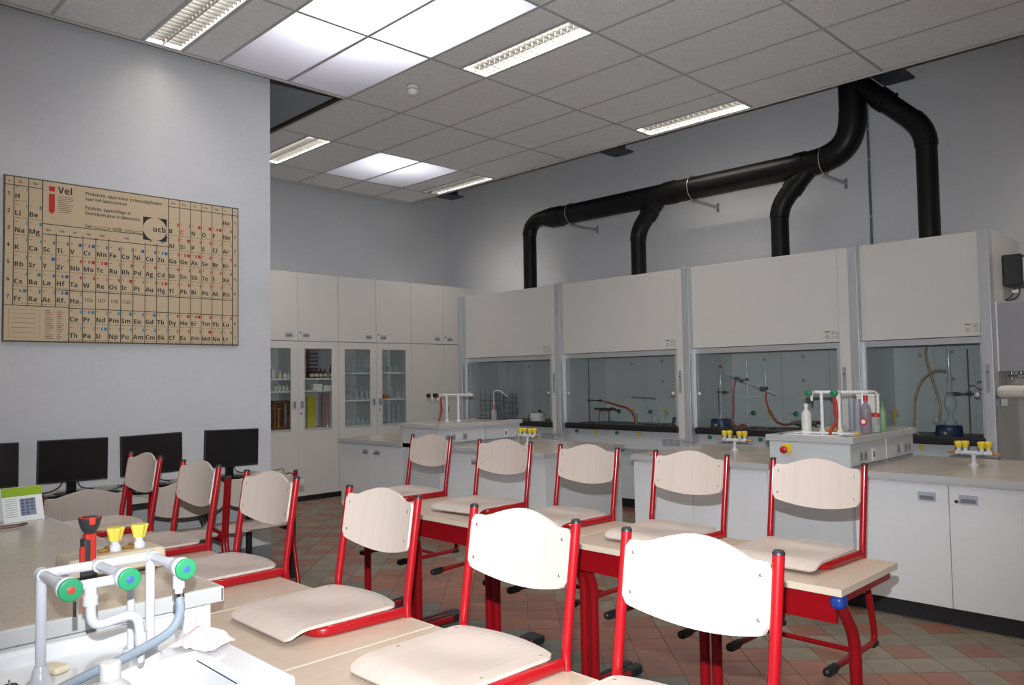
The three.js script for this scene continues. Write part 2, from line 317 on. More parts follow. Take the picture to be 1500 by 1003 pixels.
// ------------------------------------------------------------------ shared hardware
const gripShape = metric([rbx(-0.048, 0.048, -0.026, 0.026, 0, 0.006, 0.006)]);
const gripSlot = metric([rbx(-0.038, 0.038, -0.019, 0.004, 0.004, 0.0068, 0.002)]);
const lockShape = metric([lathe([[0.010, 0], [0.010, 0.004], [0.007, 0.005], [0, 0.005]], 0, 0, 0, 14).rotateX(Math.PI / 2)]);
function grip(parent, x, y, z, turn = 0) { const h = obj('handle', gripShape, M.handle, parent, [x, y, z]); h.rotation.z = turn; return h; }
function doorLeaf(parent, x0, x1, y0, y1, z, mat, gx, gy, lockAt, gturn = 0) {
  const d = obj('door', rbx(x0 + 0.0018, x1 - 0.0018, y0 + 0.0018, y1 - 0.0018, z - 0.019, z, 0.002, 1), mat, parent);
  if (gx !== undefined) { grip(d, gx, gy, z, gturn); const s = obj('handle_recess', gripSlot, M.gripIn, d, [gx, gy, z]); s.rotation.z = gturn; }
  if (lockAt) obj('lock', lockShape, M.iron, d, [lockAt[0], lockAt[1], z]);
  return d;
}
// ------------------------------------------------------------------ tall cabinets on the back wall (they face +x: local x runs to world -z)
function tallCabinet(zc, w, glazed, label) {
  const c = thing('tall_cabinet', label, 'cabinet', [-5.0, 0, zc], Math.PI / 2, 'tall cabinets along the back wall');
  const D = 0.48, y0 = 0.065, y1 = 1.943, h = w / 2;
  obj('plinth', bx(-h, h, 0, y0 - 0.002, -D, -0.04), M.plinth, c);
  obj('body', [bx(-h, -h + 0.018, y0, y1, -D, -0.021), bx(h - 0.018, h, y0, y1, -D, -0.021), bx(-h, h, y1 - 0.018, y1, -D, -0.021), bx(-h, h, y0, y0 + 0.018, -D, -0.021), bx(-h, h, y0, y1, -D, -D + 0.008), bx(-0.009, 0.009, y0, y1, -D, -0.021)], M.cabIn, c);
  if (!glazed) { doorLeaf(c, -h, 0, y0, y1, 0, M.cab, -0.06, 1.02, null, Math.PI / 2); doorLeaf(c, 0, h, y0, y1, 0, M.cab, 0.06, 1.02, [0.06, 0.93], Math.PI / 2); return c; }
  for (const ys of glazed) obj('shelf', bx(-h + 0.018, h - 0.018, ys - 0.02, ys, -D + 0.008, -0.05), M.cabIn, c);
  for (const s of [-1, 1]) {
    const a = s < 0 ? -h + 0.002 : 0.002, b = a + h - 0.004, fx = 0.09, wy0 = 0.85, wy1 = 1.856;
    const sh = new THREE.Shape([[a, y0], [b, y0], [b, y1], [a, y1]].map(p => new THREE.Vector2(...p)));
    sh.holes.push(new THREE.Path([[a + fx, wy0], [a + fx, wy1], [b - fx, wy1], [b - fx, wy0]].map(p => new THREE.Vector2(...p))));
    const g = new THREE.ExtrudeGeometry(sh, { depth: 0.019, bevelEnabled: false }); g.translate(0, 0, -0.019);
    const d = obj('door', g, M.cab, c);
    obj('pane', new THREE.PlaneGeometry(b - a - 2 * fx, wy1 - wy0).translate((a + b) / 2, (wy0 + wy1) / 2, -0.012), M.glass, d);
    const gx = s < 0 ? -0.05 : 0.05; grip(d, gx, 1.17, 0, Math.PI / 2); const r = obj('handle_recess', gripSlot, M.gripIn, d, [gx, 1.17, 0]); r.rotation.z = Math.PI / 2;
    if (s > 0) obj('lock', lockShape, M.iron, d, [0.045, 1.06, 0]);
  }
  return c;
}
function topCabinet(zc, w, label) {
  const c = thing('wall_top_cabinet', label, 'cabinet', [-5.0, 1.948, zc], Math.PI / 2, 'upper cabinets on the tall cabinets');
  const D = 0.48, H = 0.838, h = w / 2;
  obj('body', bx(-h, h, 0, H, -D, -0.021), M.cab, c);
  doorLeaf(c, -h, 0, 0, H, 0, M.cab, -0.115, 0.075); doorLeaf(c, 0, h, 0, H, 0, M.cab, 0.115, 0.075, [0.035, 0.105]);
  return c;
}
const CU = [[1.437, 1.142], [0.285, 1.158], [-0.872, 1.154]];
tallCabinet(CU[0][0], CU[0][1], [1.34, 1.49], 'tall cabinet with glass doors holding a brown wooden instrument case');
tallCabinet(CU[1][0], CU[1][1], [1.20, 1.555], 'tall cabinet with glass doors full of laboratory glassware');
tallCabinet(CU[2][0], CU[2][1], null, 'tall cabinet with plain closed doors next to fume hoods');
topCabinet(CU[0][0], CU[0][1], 'beige two-door upper cabinet next to the wall edge');
topCabinet(CU[1][0], CU[1][1], 'beige two-door upper cabinet above the glassware cabinet');
topCabinet(CU[2][0], CU[2][1], 'beige two-door upper cabinet in the room corner');

// ------------------------------------------------------------------ fume hoods
const PX = [-4.258, -2.534, -0.795, 0.88, 1.879];
function stickerTexture() {
  const c = document.createElement('canvas'); c.width = 256; c.height = 160; const q = c.getContext('2d');
  q.fillStyle = '#d9d6ce'; q.fillRect(0, 0, 256, 160); q.fillStyle = '#333'; q.fillRect(14, 14, 88, 14);
  q.fillStyle = '#888'; for (let k = 0; k < 5; k++) q.fillRect(130, 16 + k * 12, 60 + (k % 2) * 10, 5); for (let k = 0; k < 3; k++) q.fillRect(130, 100 + k * 16, 70, 4);
  q.strokeStyle = '#777'; q.lineWidth = 6; q.beginPath(); q.arc(56, 108, 26, 0, 7); q.stroke(); q.lineWidth = 3; q.beginPath(); q.arc(56, 108, 15, 0, 7); q.stroke();
  q.fillStyle = '#444'; for (const y of [40, 74, 108, 140]) { q.beginPath(); q.arc(232, y, 9, 0, 7); q.fill(); }
  const t = new THREE.CanvasTexture(c); t.colorSpace = THREE.SRGBColorSpace; return t;
}
const sticker = std(0xffffff, 0.5, { map: stickerTexture() });
M.liner = std(lin(0.62, 0.65, 0.66), 0.3);
M.hoodGrey = std(lin(0.62, 0.645, 0.67), 0.42);
const hoodLabels = ['fume hood in the room corner holding a white hot plate', 'fume hood with a clamp stand and hanging red hose', 'fume hood with the glass distillation condenser', 'fume hood at row end holding the reflux column'];
const hoods = [];
for (let i = 0; i < 4; i++) {
  const x0 = PX[i], x1 = i < 3 ? PX[i + 1] : PX[4] + 0.078, W = x1 - x0, pw = 0.078;
  const hd = thing('fume_hood', hoodLabels[i], 'fume hood', [x0, 0, -0.5], 0, 'fume hoods along the wall'); hoods.push(hd);
  const B = -0.93, ZP = -0.065, jr = i < 3 ? W - 0.118 : W - pw;      // back, front panel plane, where the right jamb starts
  const post = a => obj('post', [rbx(a, a + pw, 0.775, 2.545, -0.1, 0, 0.006), bx(a + 0.028, a + 0.033, 0.8, 2.54, 0, 0.0025), bx(a + 0.05, a + 0.054, 0.8, 2.54, 0, 0.0025)], M.alu, hd);
  post(0); if (i === 3) post(W - pw);
  obj('upper_panel', rbx(pw, jr, 1.722, 2.543, ZP - 0.02, ZP, 0.003), M.cab, hd);
  if (i < 3) { const j = obj('jamb', bx(jr + 0.002, W, 0.8, 2.543, ZP - 0.02, ZP - 0.002), M.cab, hd); obj('control_plate', rbx(jr + 0.018, jr + 0.05, 1.27, 1.5, ZP - 0.002, ZP + 0.003, 0.004), M.grip, j); obj('switch', lathe([[0.007, 0], [0.007, 0.006], [0, 0.007]], 0, 0, 0, 12).rotateX(Math.PI / 2), M.black, j, [jr + 0.034, 1.44, ZP + 0.003]); }
  else { obj('control_plate', rbx(W - pw + 0.02, W - pw + 0.05, 1.28, 1.5, 0, 0.004, 0.002), M.grip, hd); obj('switch', lathe([[0.006, 0], [0.006, 0.006], [0, 0.007]], 0, 0, 0, 12).rotateX(Math.PI / 2), M.black, hd, [W - pw + 0.035, 1.44, 0.004]); }
  const lb = new THREE.Mesh(new THREE.PlaneGeometry(0.13, 0.082), sticker); lb.name = 'sticker'; lb.position.set(jr - 0.068, 1.785, ZP + 0.0012); lb.receiveShadow = true; lb.castShadow = true; hd.add(lb);
  // sash: aluminium frame with a pane
  const f = 0.026, s0 = pw, s1 = jr, yb = 0.925, yt = 1.716, zs = ZP - 0.004;
  const sash = obj('sash_frame', [bx(s0, s1, yt - 0.05, yt, zs - 0.03, zs), bx(s0, s0 + f, yb, yt - 0.05, zs - 0.03, zs), bx(s1 - f, s1, yb, yt - 0.05, zs - 0.03, zs)], M.alu, hd);
  const xm = (s0 + s1) / 2;
  obj('pane', new THREE.PlaneGeometry(s1 - s0 - 2 * f, yt - 0.05 - yb).translate(xm, (yt - 0.05 + yb) / 2, zs - 0.014), M.glass, sash);
  for (const kx of [s0 + f + 0.03, s1 - f - 0.035]) obj('knob', lathe([[0.020, 0], [0.022, 0.004], [0.020, 0.016], [0, 0.02]], 0, 0, 0, 16).rotateX(Math.PI / 2), M.alu, sash, [kx, 1.26, zs - 0.01]);
  // liner of the working chamber
  obj('liner', [bx(0.02, 0.035, 0.9, 2.4, B + 0.02, -0.1), bx(W - 0.035, W - 0.02, 0.9, 2.4, B + 0.02, -0.1), bx(0.02, W - 0.02, 2.4, 2.42, B, -0.1)], M.liner, hd);
  const bp = [0.035, W * 0.36, W * 0.66, W - 0.035];
  for (let k = 0; k < 3; k++) { obj('back_plate', bx(bp[k] + 0.002, bp[k + 1] - 0.002, 1.215, 2.4, B + 0.02, B + 0.028), M.liner, hd); obj('back_plate', bx(bp[k] + 0.002, bp[k + 1] - 0.002, 0.91, 1.211, B + 0.02, B + 0.028), M.liner, hd); }
  for (const [u, y] of [[0.5, 1.62], [0.5, 1.38], [0.78, 1.63], [0.78, 1.39], [0.25, 1.6]]) obj('port', lathe([[0.018, 0], [0.018, 0.006], [0.012, 0.006], [0.012, 0.002], [0, 0.002]], 0, 0, 0, 16).rotateX(Math.PI / 2), M.grip, hd, [u * W, y, B + 0.028]);
  obj('back_wall', bx(0, W, 0.05, 2.53, B, B + 0.018), M.cab, hd);
  obj('side_wall', bx(0, 0.018, 0.06, 2.53, B + 0.018, -0.1), M.cab, hd); obj('side_wall', bx(W - 0.019, W - 0.001, 0.06, 2.53, B + 0.018, -0.1), M.cab, hd);
  obj('top_plate', bx(0, W, 2.53, 2.542, B, -0.1), M.cab, hd);
  obj('worktop', [bx(0.036, W - 0.036, 0.865, 0.9, B + 0.03, ZP - 0.04), rbx(pw, jr, 0.862, 0.928, ZP - 0.05, ZP + 0.01, 0.012)], M.black, hd);
  // base: apron with services and doors
  const ap = obj('apron', bx(0.02, W - 0.02, 0.66, 0.86, -0.2, -0.13), M.hoodGrey, hd);
  for (let k = 0; k < 3; k++) obj('socket', rbx(W - 0.36 + k * 0.075, W - 0.295 + k * 0.075, 0.72, 0.785, -0.13, -0.122, 0.004), M.grip, ap);
  for (let k = 0; k < 4; k++) { const kx = 0.22 + k * (W - 0.75) / 3.4; const kn = obj('service_knob', lathe([[0.008, 0], [0.008, 0.02], [0.02, 0.02], [0.02, 0.034], [0, 0.036]], 0, 0, 0, 14).rotateX(Math.PI / 2), k % 2 ? M.yellow : M.green, ap); kn.position.set(kx, 0.83, -0.13); }
  const n = W > 1.3 ? 3 : 2;
  for (let k = 0; k < n; k++) doorLeaf(hd, 0.02 + k * (W - 0.04) / n, 0.02 + (k + 1) * (W - 0.04) / n, 0.105, 0.655, -0.2, M.hoodGrey, 0.02 + (k + 0.82) * (W - 0.04) / n, 0.24);
  obj('base_body', bx(0.02, W - 0.02, 0.105, 0.86, B + 0.02, -0.22), M.hoodGrey, hd);
  obj('plinth', bx(0.02, W - 0.02, 0, 0.103, B + 0.02, -0.26), M.plinth, hd);
}
// service outlets on the back of the hoods
function outlet(x, y, z, mat, label, hooked) {
  const o = thing('service_outlet', label, 'valve', [x, y, z], 0, 'outlets inside the fume hoods');
  obj('rose', lathe([[0.026, 0], [0.026, 0.008], [0.012, 0.012], [0.012, 0.05], [0, 0.05]], 0, 0, 0, 14).rotateX(Math.PI / 2), M.tapGrey, o);
  if (hooked) { obj('knob', lathe([[0.022, 0], [0.027, 0.01], [0.024, 0.026], [0, 0.028]], 0, 0, 0, 14).rotateX(Math.PI / 2), mat, o, [0.03, 0, 0.05]); obj('spout', tube([[0, 0, 0.04], [-0.085, 0, 0.05], [-0.1, -0.07, 0.05]], 0.008, 0.02, 16, 8), M.tapGrey, o); }
  else obj('knob', [lathe([[0.01, 0], [0.016, 0.012], [0.024, 0.03], [0.024, 0.044], [0, 0.048]], 0, 0, 0.05, 12), rod([0, -0.08, 0.05], [0, 0, 0.05], 0.007)], mat, o);
}
const oz = -0.5 - 0.93 + 0.029;
outlet(-2.29, 1.03, oz, M.green, 'green-knobbed water outlet behind the clamp stand', true); outlet(-1.83, 1.03, oz, M.green, 'green-knobbed water outlet beside small flask', true);
outlet(-2.06, 1.02, oz, M.yellow, 'yellow gas outlet between two green outlets beside red hose', false); outlet(-1.6, 1.02, oz, M.yellow, 'yellow gas outlet above small round flask', false);
outlet(-0.52, 1.04, oz, M.green, 'green-knobbed water outlet under glass condenser', true); outlet(-0.05, 1.04, oz, M.green, 'green-knobbed water outlet behind the tripod plate', true);
outlet(-0.83 + 0.02, 1.03, oz, M.yellow, 'yellow gas outlet behind blue heating mantle of distillation', false); outlet(-0.31, 1.03, oz, M.yellow, 'yellow gas outlet behind drooping red condenser hose', false);
outlet(0.93, 1.05, oz, M.yellow, 'yellow gas outlet in end hood by the brown hose', false);
outlet(-4.05, 1.0, oz, M.black, 'black outlet left of white hot plate', true); outlet(-3.62, 1.0, oz, M.black, 'black outlet right of white hot plate', true);

// ------------------------------------------------------------------ exhaust ducts
{
  const z = -0.95, d = thing('exhaust_duct', 'long black plastic duct running above fume hoods', 'duct', [0, 0, z]), r = 0.118;
  obj('inlet_pipe', rod([-3.34, 2.545, 0], [-3.34, 3.28, 0], 0.086, 0.086, 28), M.pvc, d);
  obj('elbow', capped(new THREE.QuadraticBezierCurve3(V(-3.34, 3.28, 0), V(-3.33, 3.475, 0), V(-3.08, 3.475, 0)), 0.092, 14, 24), M.pvc, d);
  obj('reducer', rod([-3.08, 3.475, 0], [-2.93, 3.458, 0], 0.1, r + 0.012, 28), M.pvc, d);
  obj('main_pipe', rod([-2.95, 3.455, 0], [0.36, 3.452, 0], r, r, 32), M.pvc, d);
  for (const [x, w] of [[-2.86, 0.16], [-1.18, 0.12], [0.3, 0.1]]) obj('collar', rod([x - w / 2, 3.455, 0], [x + w / 2, 3.455, 0], r + 0.009, r + 0.009, 32), M.pvc, d);
  obj('elbow', capped(new THREE.CubicBezierCurve3(V(0.34, 3.452, 0), V(0.68, 3.452, 0), V(0.80, 3.56, 0), V(0.80, 3.86, 0)), r + 0.004, 20, 28), M.pvc, d);
  obj('riser', rod([0.80, 3.84, 0], [0.80, 4.8, 0], r, r, 28), M.pvc, d);
  for (const [x, yb, yj, xj] of [[-1.635, 2.545, 3.07, -1.31], [0.06, 2.545, 3.06, 0.40]]) {
    obj('branch_pipe', rod([x, yb, 0], [x, yj - 0.07, 0], 0.086, 0.086, 26), M.pvc, d);
    obj('branch_elbow', capped(new THREE.QuadraticBezierCurve3(V(x, yj - 0.08, 0), V(x, yj + 0.04, 0), V(x + 0.11, yj + 0.15, 0)), 0.092, 12, 24), M.pvc, d);
    obj('branch_pipe', rod([x + 0.1, yj + 0.14, 0], [xj, 3.44, 0], 0.09, 0.09, 26), M.pvc, d);
    obj('collar', rod([x + 0.13, yj + 0.17, 0], [x + 0.19, yj + 0.235, 0], 0.101, 0.101, 26), M.pvc, d);
  }
  const e = thing('exhaust_duct', 'separate black duct rising from the row-end fume hood', 'duct', [0, 0, z]);
  obj('inlet_pipe', rod([1.412, 2.545, 0], [1.412, 3.42, 0], 0.086, 0.086, 26), M.pvc, e);
  obj('elbow', capped(new THREE.QuadraticBezierCurve3(V(1.412, 3.4, 0), V(1.412, 3.54, 0), V(1.31, 3.65, 0)), 0.094, 12, 24), M.pvc, e);
  obj('slanted_pipe', rod([1.32, 3.64, 0], [0.98, 3.98, 0], 0.088, 0.088, 26), M.pvc, e);
  obj('collar', rod([1.1, 3.86, 0], [1.03, 3.93, 0], 0.1, 0.1, 26), M.pvc, e); obj('clamp', rbx(1.17, 1.2, 3.88, 3.92, -0.012, 0.012, 0.004), M.pvc, e);
  obj('slanted_pipe', rod([0.99, 3.97, 0], [0.82, 4.14, 0], 0.088, 0.088, 26), M.pvc, e);
  [[-2.62, 'metal wall bracket with strap below duct, nearest the cabinets'], [-0.9, 'metal wall bracket with strap below middle of duct'], [0.52, 'metal wall bracket with strap below duct bend']].forEach(([x, lab]) => {
    const b = thing('duct_bracket', lab, 'bracket', [x, 3.315, WZ], 0, 'duct brackets');
    obj('arm', rbx(-0.012, 0.012, -0.014, 0.014, 0, 0.54, 0.003), M.steel, b); obj('wall_plate', rbx(-0.014, 0.014, -0.05, 0.05, 0, 0.008, 0.003), M.steel, b);
    obj('strap', new THREE.TorusGeometry(r + 0.011, 0.005, 8, 40).rotateY(Math.PI / 2).translate(0, 3.455 - 3.315, 0.5), M.steel, b); obj('bolt', rod([0, 0.014, 0.5], [0, 0.03, 0.5], 0.008), M.black, b);
  });
  M.conduit = std(lin(0.10, 0.12, 0.16), 0.5); const p = thing('conduit', 'thin grey conduit pipe down hood wall behind ducts', 'conduit', [0.75, 0, WZ + 0.0145]);
  obj('pipe', rod([0, 2.4, 0], [0, 4.7, 0], 0.012), M.conduit, p); for (const y of [2.95, 3.5, 3.8]) obj('clip', rbx(-0.014, 0.014, y - 0.01, y + 0.01, -0.012, 0.011, 0.003), M.alu, p);
}

// ------------------------------------------------------------------ lab islands
function island(x0, x1, z0, z1, h, bx0, bx1, bh, doors, label) {
  const o = thing('lab_island', label, 'lab bench', [(x0 + x1) / 2, 0, (z0 + z1) / 2]); const X = (x0 + x1) / 2, Z = (z0 + z1) / 2;
  const q = (a, b, c, d, e, f) => bx(a - X, b - X, c, d, e - Z, f - Z);
  obj('plinth', q(x0 + 0.05, x1 - 0.05, 0, 0.1, z0 + 0.06, z1 - 0.07), M.plinth, o);
  obj('body', q(x0 + 0.02, x1 - 0.02, 0.1, h - 0.042, z0 + 0.03, z1 - 0.045), M.door, o);
  for (const [a, b, s] of doors) {
    const zf = z1 - 0.025 - Z, gx = s > 0 ? b - 0.115 - X : a + 0.10 - X;
    doorLeaf(o, a - X, b - X, 0.103, h - 0.05, zf, M.door, s ? gx : undefined, h - 0.125, s < 0 ? [a + 0.04 - X, h - 0.14] : null);
  }
  for (const [a, b] of [[x0, bx0], [bx1, x1]]) {
    const ct = obj('countertop', q(a, b, h - 0.036, h, z0, z1 - 0.004), M.top, o);
    obj('edge_band', [q(a, b, h - 0.04, h - 0.0005, z1 - 0.004, z1), a === x0 ? q(x0 - 0.004, x0, h - 0.04, h - 0.0005, z0, z1) : q(x1, x1 + 0.004, h - 0.04, h - 0.0005, z0, z1)], M.edge, ct);
  }
  // raised service block across the island
  obj('service_block', [q(bx0 + 0.015, bx1 - 0.015, h - 0.04, bh - 0.042, z0 + 0.02, z1 + 0.006), q(bx0 + 0.015, bx1 - 0.015, 0.1, h, z1 - 0.06, z1 + 0.006)], M.hoodGrey, o);
  const bt = obj('service_top', [rbx(bx0 - X - 0.008, bx1 - X + 0.008, bh - 0.04, bh, z0 - Z, z1 + 0.018 - Z, 0.003)], M.edge, o);
  obj('service_surface', q(bx0, bx1, bh, bh + 0.0015, z0 + 0.008, z1 + 0.01), M.top, bt);
  obj('side_rail', q(bx1 - 0.014, bx1 - 0.006, h + 0.012, h + 0.02, z0 + 0.06, z1 - 0.02), M.gripIn, o);
  obj('side_joint', q(bx1 - 0.015, bx1 - 0.008, h + 0.002, bh - 0.045, z1 - 0.6, z1 - 0.585), M.alu, o);
  return { o, X, Z, q };
}
const R = island(-0.055, 3.25, 0.28, 1.405, 0.852, 1.075, 1.635, 1.05, [[-0.05, 0.47, 0], [0.47, 1.05, 0], [1.66, 2.155, 1], [2.155, 2.69, -1], [2.69, 3.24, 1]], 'white lab island with soap bottles and cylinders on raised sink block');
const Lf = island(-3.97, -0.86, 0.42, 1.53, 0.82, -2.79, -2.19, 1.018, [[-3.95, -3.36, 1], [-3.36, -2.82, -1], [-2.16, -1.62, 1], [-1.62, -1.1, 0]], 'grey lab island farther back in front of glass cabinets');
for (const [I, bx1, bh, h] of [[R, 1.635, 1.05, 0.852], [Lf, -2.19, 1.018, 0.82]]) {
  const y = (bh + h) / 2 - 0.03, right = bx1 - 0.0145 - I.X;
  const face = (nm, zz, w, hh, m, t = 0.006) => obj(nm, rbx(right, right + t, y - hh / 2, y + hh / 2, zz - I.Z - w / 2, zz - I.Z + w / 2, 0.003), m, I.o);
  const zf = I === R ? 1.405 : 1.53;
  for (const [dz, m] of I === R ? [[0.15, M.grip], [0.22, M.grip], [0.36, M.white], [0.80, M.grip], [0.94, M.grip], [1.01, M.grip]] : [[0.10, M.grip], [0.17, M.grip], [0.32, M.grip], [0.88, M.white]]) { const s = face('socket', zf - dz, 0.06, m === M.white ? 0.085 : 0.06, m); obj('socket_centre', rbx(right + 0.006, right + 0.0075, y - 0.018, y + 0.018, zf - dz - I.Z - 0.015, zf - dz - I.Z + 0.015, 0.001), M.gripIn, s); }
}
{ // emergency switch on the front of the near island
  const s = thing('emergency_switch', 'red and yellow emergency switch on island front', 'switch', [1.215, 0.965, 1.4115]);
  obj('plate', rbx(-0.032, 0.032, -0.03, 0.03, 0, 0.012, 0.005), M.yellow, s); obj('button', lathe([[0.014, 0], [0.014, 0.016], [0.024, 0.018], [0.023, 0.03], [0, 0.034]], 0, 0, 0.0, 18).rotateX(Math.PI / 2), std(lin(0.5, 0.02, 0.02), 0.35), s, [-0.012, -0.008, 0.012]);
}
// bench gas taps: a white pillar carrying a bar with four yellow knobs and brass nozzles
function gasTap(x, y, z, label, turn = 0) {
  const g = thing('gas_tap', label, 'gas tap', [x, y, z], turn, 'bench gas taps');
  obj('foot', lathe([[0.03, 0], [0.03, 0.006], [0.016, 0.012], [0.014, 0.03]], 0, 0, 0, 18), M.tapGrey, g); obj('pillar', rod([0, 0.005, 0], [0, 0.075, 0], 0.0125), M.tapGrey, g);
  obj('bar', rbx(-0.105, 0.105, 0.07, 0.092, -0.018, 0.018, 0.008), M.tapGrey, g);
  for (const [kx, kz] of [[-0.08, 0.014], [-0.05, -0.014], [0.05, 0.014], [0.08, -0.014]]) {
    const n = obj('valve', [lathe([[0.013, 0.09], [0.013, 0.108]], kx, 0, kz, 12), rod([kx, 0.083, kz], [kx, 0.083, kz + (kz > 0 ? 0.03 : -0.03)], 0.01)], M.tapGrey, g);
    obj('knob', lathe([[0.012, 0.106], [0.017, 0.112], [0.024, 0.136], [0.024, 0.15], [0.014, 0.153], [0, 0.153]], kx, 0, kz, 10), M.yellow, n);
  }
  for (const s of [-1, 1]) obj('nozzle', [rod([s * 0.1, 0.08, 0], [s * 0.15, 0.078, 0], 0.0085, 0.006), rod([s * 0.105, 0.08, 0], [s * 0.115, 0.08, 0], 0.012)], M.brass, g);
  return g;
}
gasTap(0.41, 0.852, 0.66, 'gas tap with yellow knobs left of raised sink block'); gasTap(2.12, 0.852, 0.73, 'gas tap with yellow knobs on bare worktop right of sink block'); gasTap(-1.62, 0.82, 0.93, 'gas tap with yellow knobs on the farther island');
// ------------------------------------------------------------------ student chairs
const CW = 0.195;                                     // half distance of the uprights
function panelMesh(nu, nv, at, th) {                  // at(u,v)->[x,y,z,nx,ny,nz]; closed plate of thickness th along the normal
  const pos = [], idx = [], W = nu + 1, N = W * (nv + 1);
  for (const s of [0, 1]) for (let j = 0; j <= nv; j++) for (let i = 0; i <= nu; i++) { const p = at(i / nu, j / nv); pos.push(p[0] - s * th * p[3], p[1] - s * th * p[4], p[2] - s * th * p[5]); }
  const q = (a, b, c, d) => idx.push(a, b, d, b, c, d);
  for (let j = 0; j < nv; j++) for (let i = 0; i < nu; i++) { const a = j * W + i; q(a, a + 1, a + W + 1, a + W); q(N + a, N + a + W, N + a + W + 1, N + a + 1); }
  for (let i = 0; i < nu; i++) { q(i, N + i, N + i + 1, i + 1); const a = nv * W + i; q(a, a + 1, N + a + 1, N + a); }
  for (let j = 0; j < nv; j++) { const a = j * W; q(a, a + W, N + a + W, N + a); const b = a + nu; q(b, N + b, N + b + W, b + W); }
  const g = new THREE.BufferGeometry(); g.setAttribute('position', new THREE.Float32BufferAttribute(pos, 3)); g.setIndex(idx); 
  const t = g.toNonIndexed(); t.computeVertexNormals();            // flat first, then smooth the two broad faces
  const p = t.attributes.position, n = t.attributes.normal, acc = new Map(), key = (i, a) => `${Math.round(p.getX(i) * 2e4)},${Math.round(p.getY(i) * 2e4)},${Math.round(p.getZ(i) * 2e4)}`;
  for (let i = 0; i < p.count; i++) { const k = key(i); if (!acc.has(k)) acc.set(k, []); acc.get(k).push(V(n.getX(i), n.getY(i), n.getZ(i))); }
  const out = new Float32Array(p.count * 3);
  for (let i = 0; i < p.count; i++) { const me = V(n.getX(i), n.getY(i), n.getZ(i)), s = V(0, 0, 0); for (const o of acc.get(key(i))) if (o.dot(me) > 0.6) s.add(o); s.normalize(); out.set([s.x, s.y, s.z], 3 * i); }
  t.setAttribute('normal', new THREE.BufferAttribute(out, 3)); return t;
}
function backGeometry() {
  const half = CW - 0.0105, lean = 0.055 / 0.345;
  return panelMesh(36, 12, (u, v) => {
    const t = 2 * u - 1, a = Math.abs(t);
    const cr = Math.max(0, (a - 0.9) / 0.1), round = 0.018 * (1 - Math.sqrt(Math.max(0, 1 - cr * cr)));
    const hump = 0.029 * (0.5 + 0.5 * Math.cos(Math.PI * Math.min(1, a / 0.80))) ** 0.75 - 0.003 * Math.exp(-((a - 0.72) ** 2) / 0.02);
    const top = 0.705 + hump - round, bot = 0.560 - 0.030 * (1 - t * t) + round;
    const y = bot + (top - bot) * v, z = -(y - 0.375) * lean + 0.012 - 0.024 * (1 - t * t);
    const nx = -2 * 0.024 * t / half, l = Math.hypot(nx, 1, lean); return [t * half, y, z + 0.004, nx / l, lean / l, 1 / l];
  }, 0.009);
}
function seatGeometry() {
  return panelMesh(30, 40, (u, v) => {
    const t = 2 * u - 1, rear = Math.max(0, 1 - v / 0.10), front = Math.max(0, (v - 0.94) / 0.06);
    let half = 0.182 - 0.004 * v; half -= 0.035 * (1 - Math.sqrt(Math.max(0, 1 - rear * rear))) + 0.022 * (1 - Math.sqrt(Math.max(0, 1 - front * front)));
    const bow = 0.024 * (1 - t * t) * Math.max(0, 1 - v * 1.6);
    const x = t * half, z = 0.012 - bow + v * 0.385;
    const dish = -0.011 * Math.exp(-(Math.abs(x / 0.115) ** 2.6) - ((z - 0.15) / 0.095) ** 2), lip = v > 0.80 ? -0.024 * ((v - 0.80) / 0.20) ** 2 : 0;
    const dl = v > 0.80 ? -0.048 * (v - 0.80) / (0.20 * 0.20) / 0.385 : 0, l = Math.hypot(dl, 1);
    return [-x, 0.402 + dish + lip, z, 0, 1 / l, -dl / l];
  }, 0.009);
}
const chairGeo = {
  back: metric(backGeometry()), seat: metric(seatGeometry()),
  side: s => metric(tube([[s * CW, 0.722, -0.055], [s * CW, 0.37, 0.0], [s * CW, 0.012, -0.105], [s * CW, 0.012, 0.30]], 0.0128, 0.055, 44, 12)),
  rail: metric(tube([[-CW + 0.004, 0, 0.006], [-CW + 0.02, 0, 0.30], [CW - 0.02, 0, 0.30], [CW - 0.004, 0, 0.006]], 0.0125, 0.06, 48, 16).scale(1, 1.3, 1).translate(0, 0.376, 0)),
  cross: metric(rod([-CW, 0.014, 0.07], [CW, 0.014, 0.07], 0.011)),
  cap: s => metric([rod([s * CW, 0.013, 0.285], [s * CW, 0.013, 0.355], 0.0165, 0.0165), new THREE.SphereGeometry(0.0165, 12, 8).translate(s * CW, 0.013, 0.355), rbx(s * CW - 0.014, s * CW + 0.014, -0.004, 0.012, 0.29, 0.36, 0.005)]),
  glide: s => metric(rbx(s * CW - 0.015, s * CW + 0.015, -0.004, 0.02, -0.105, -0.05, 0.008)),
  plug: s => metric(lathe([[0.0134, 0], [0.0134, 0.004], [0.010, 0.009], [0, 0.010]], s * CW, 0.719, -0.0545, 12)),
  screw: metric(lathe([[0.0045, 0], [0.004, 0.0015], [0, 0.002]], 0, 0, 0, 10)),
};
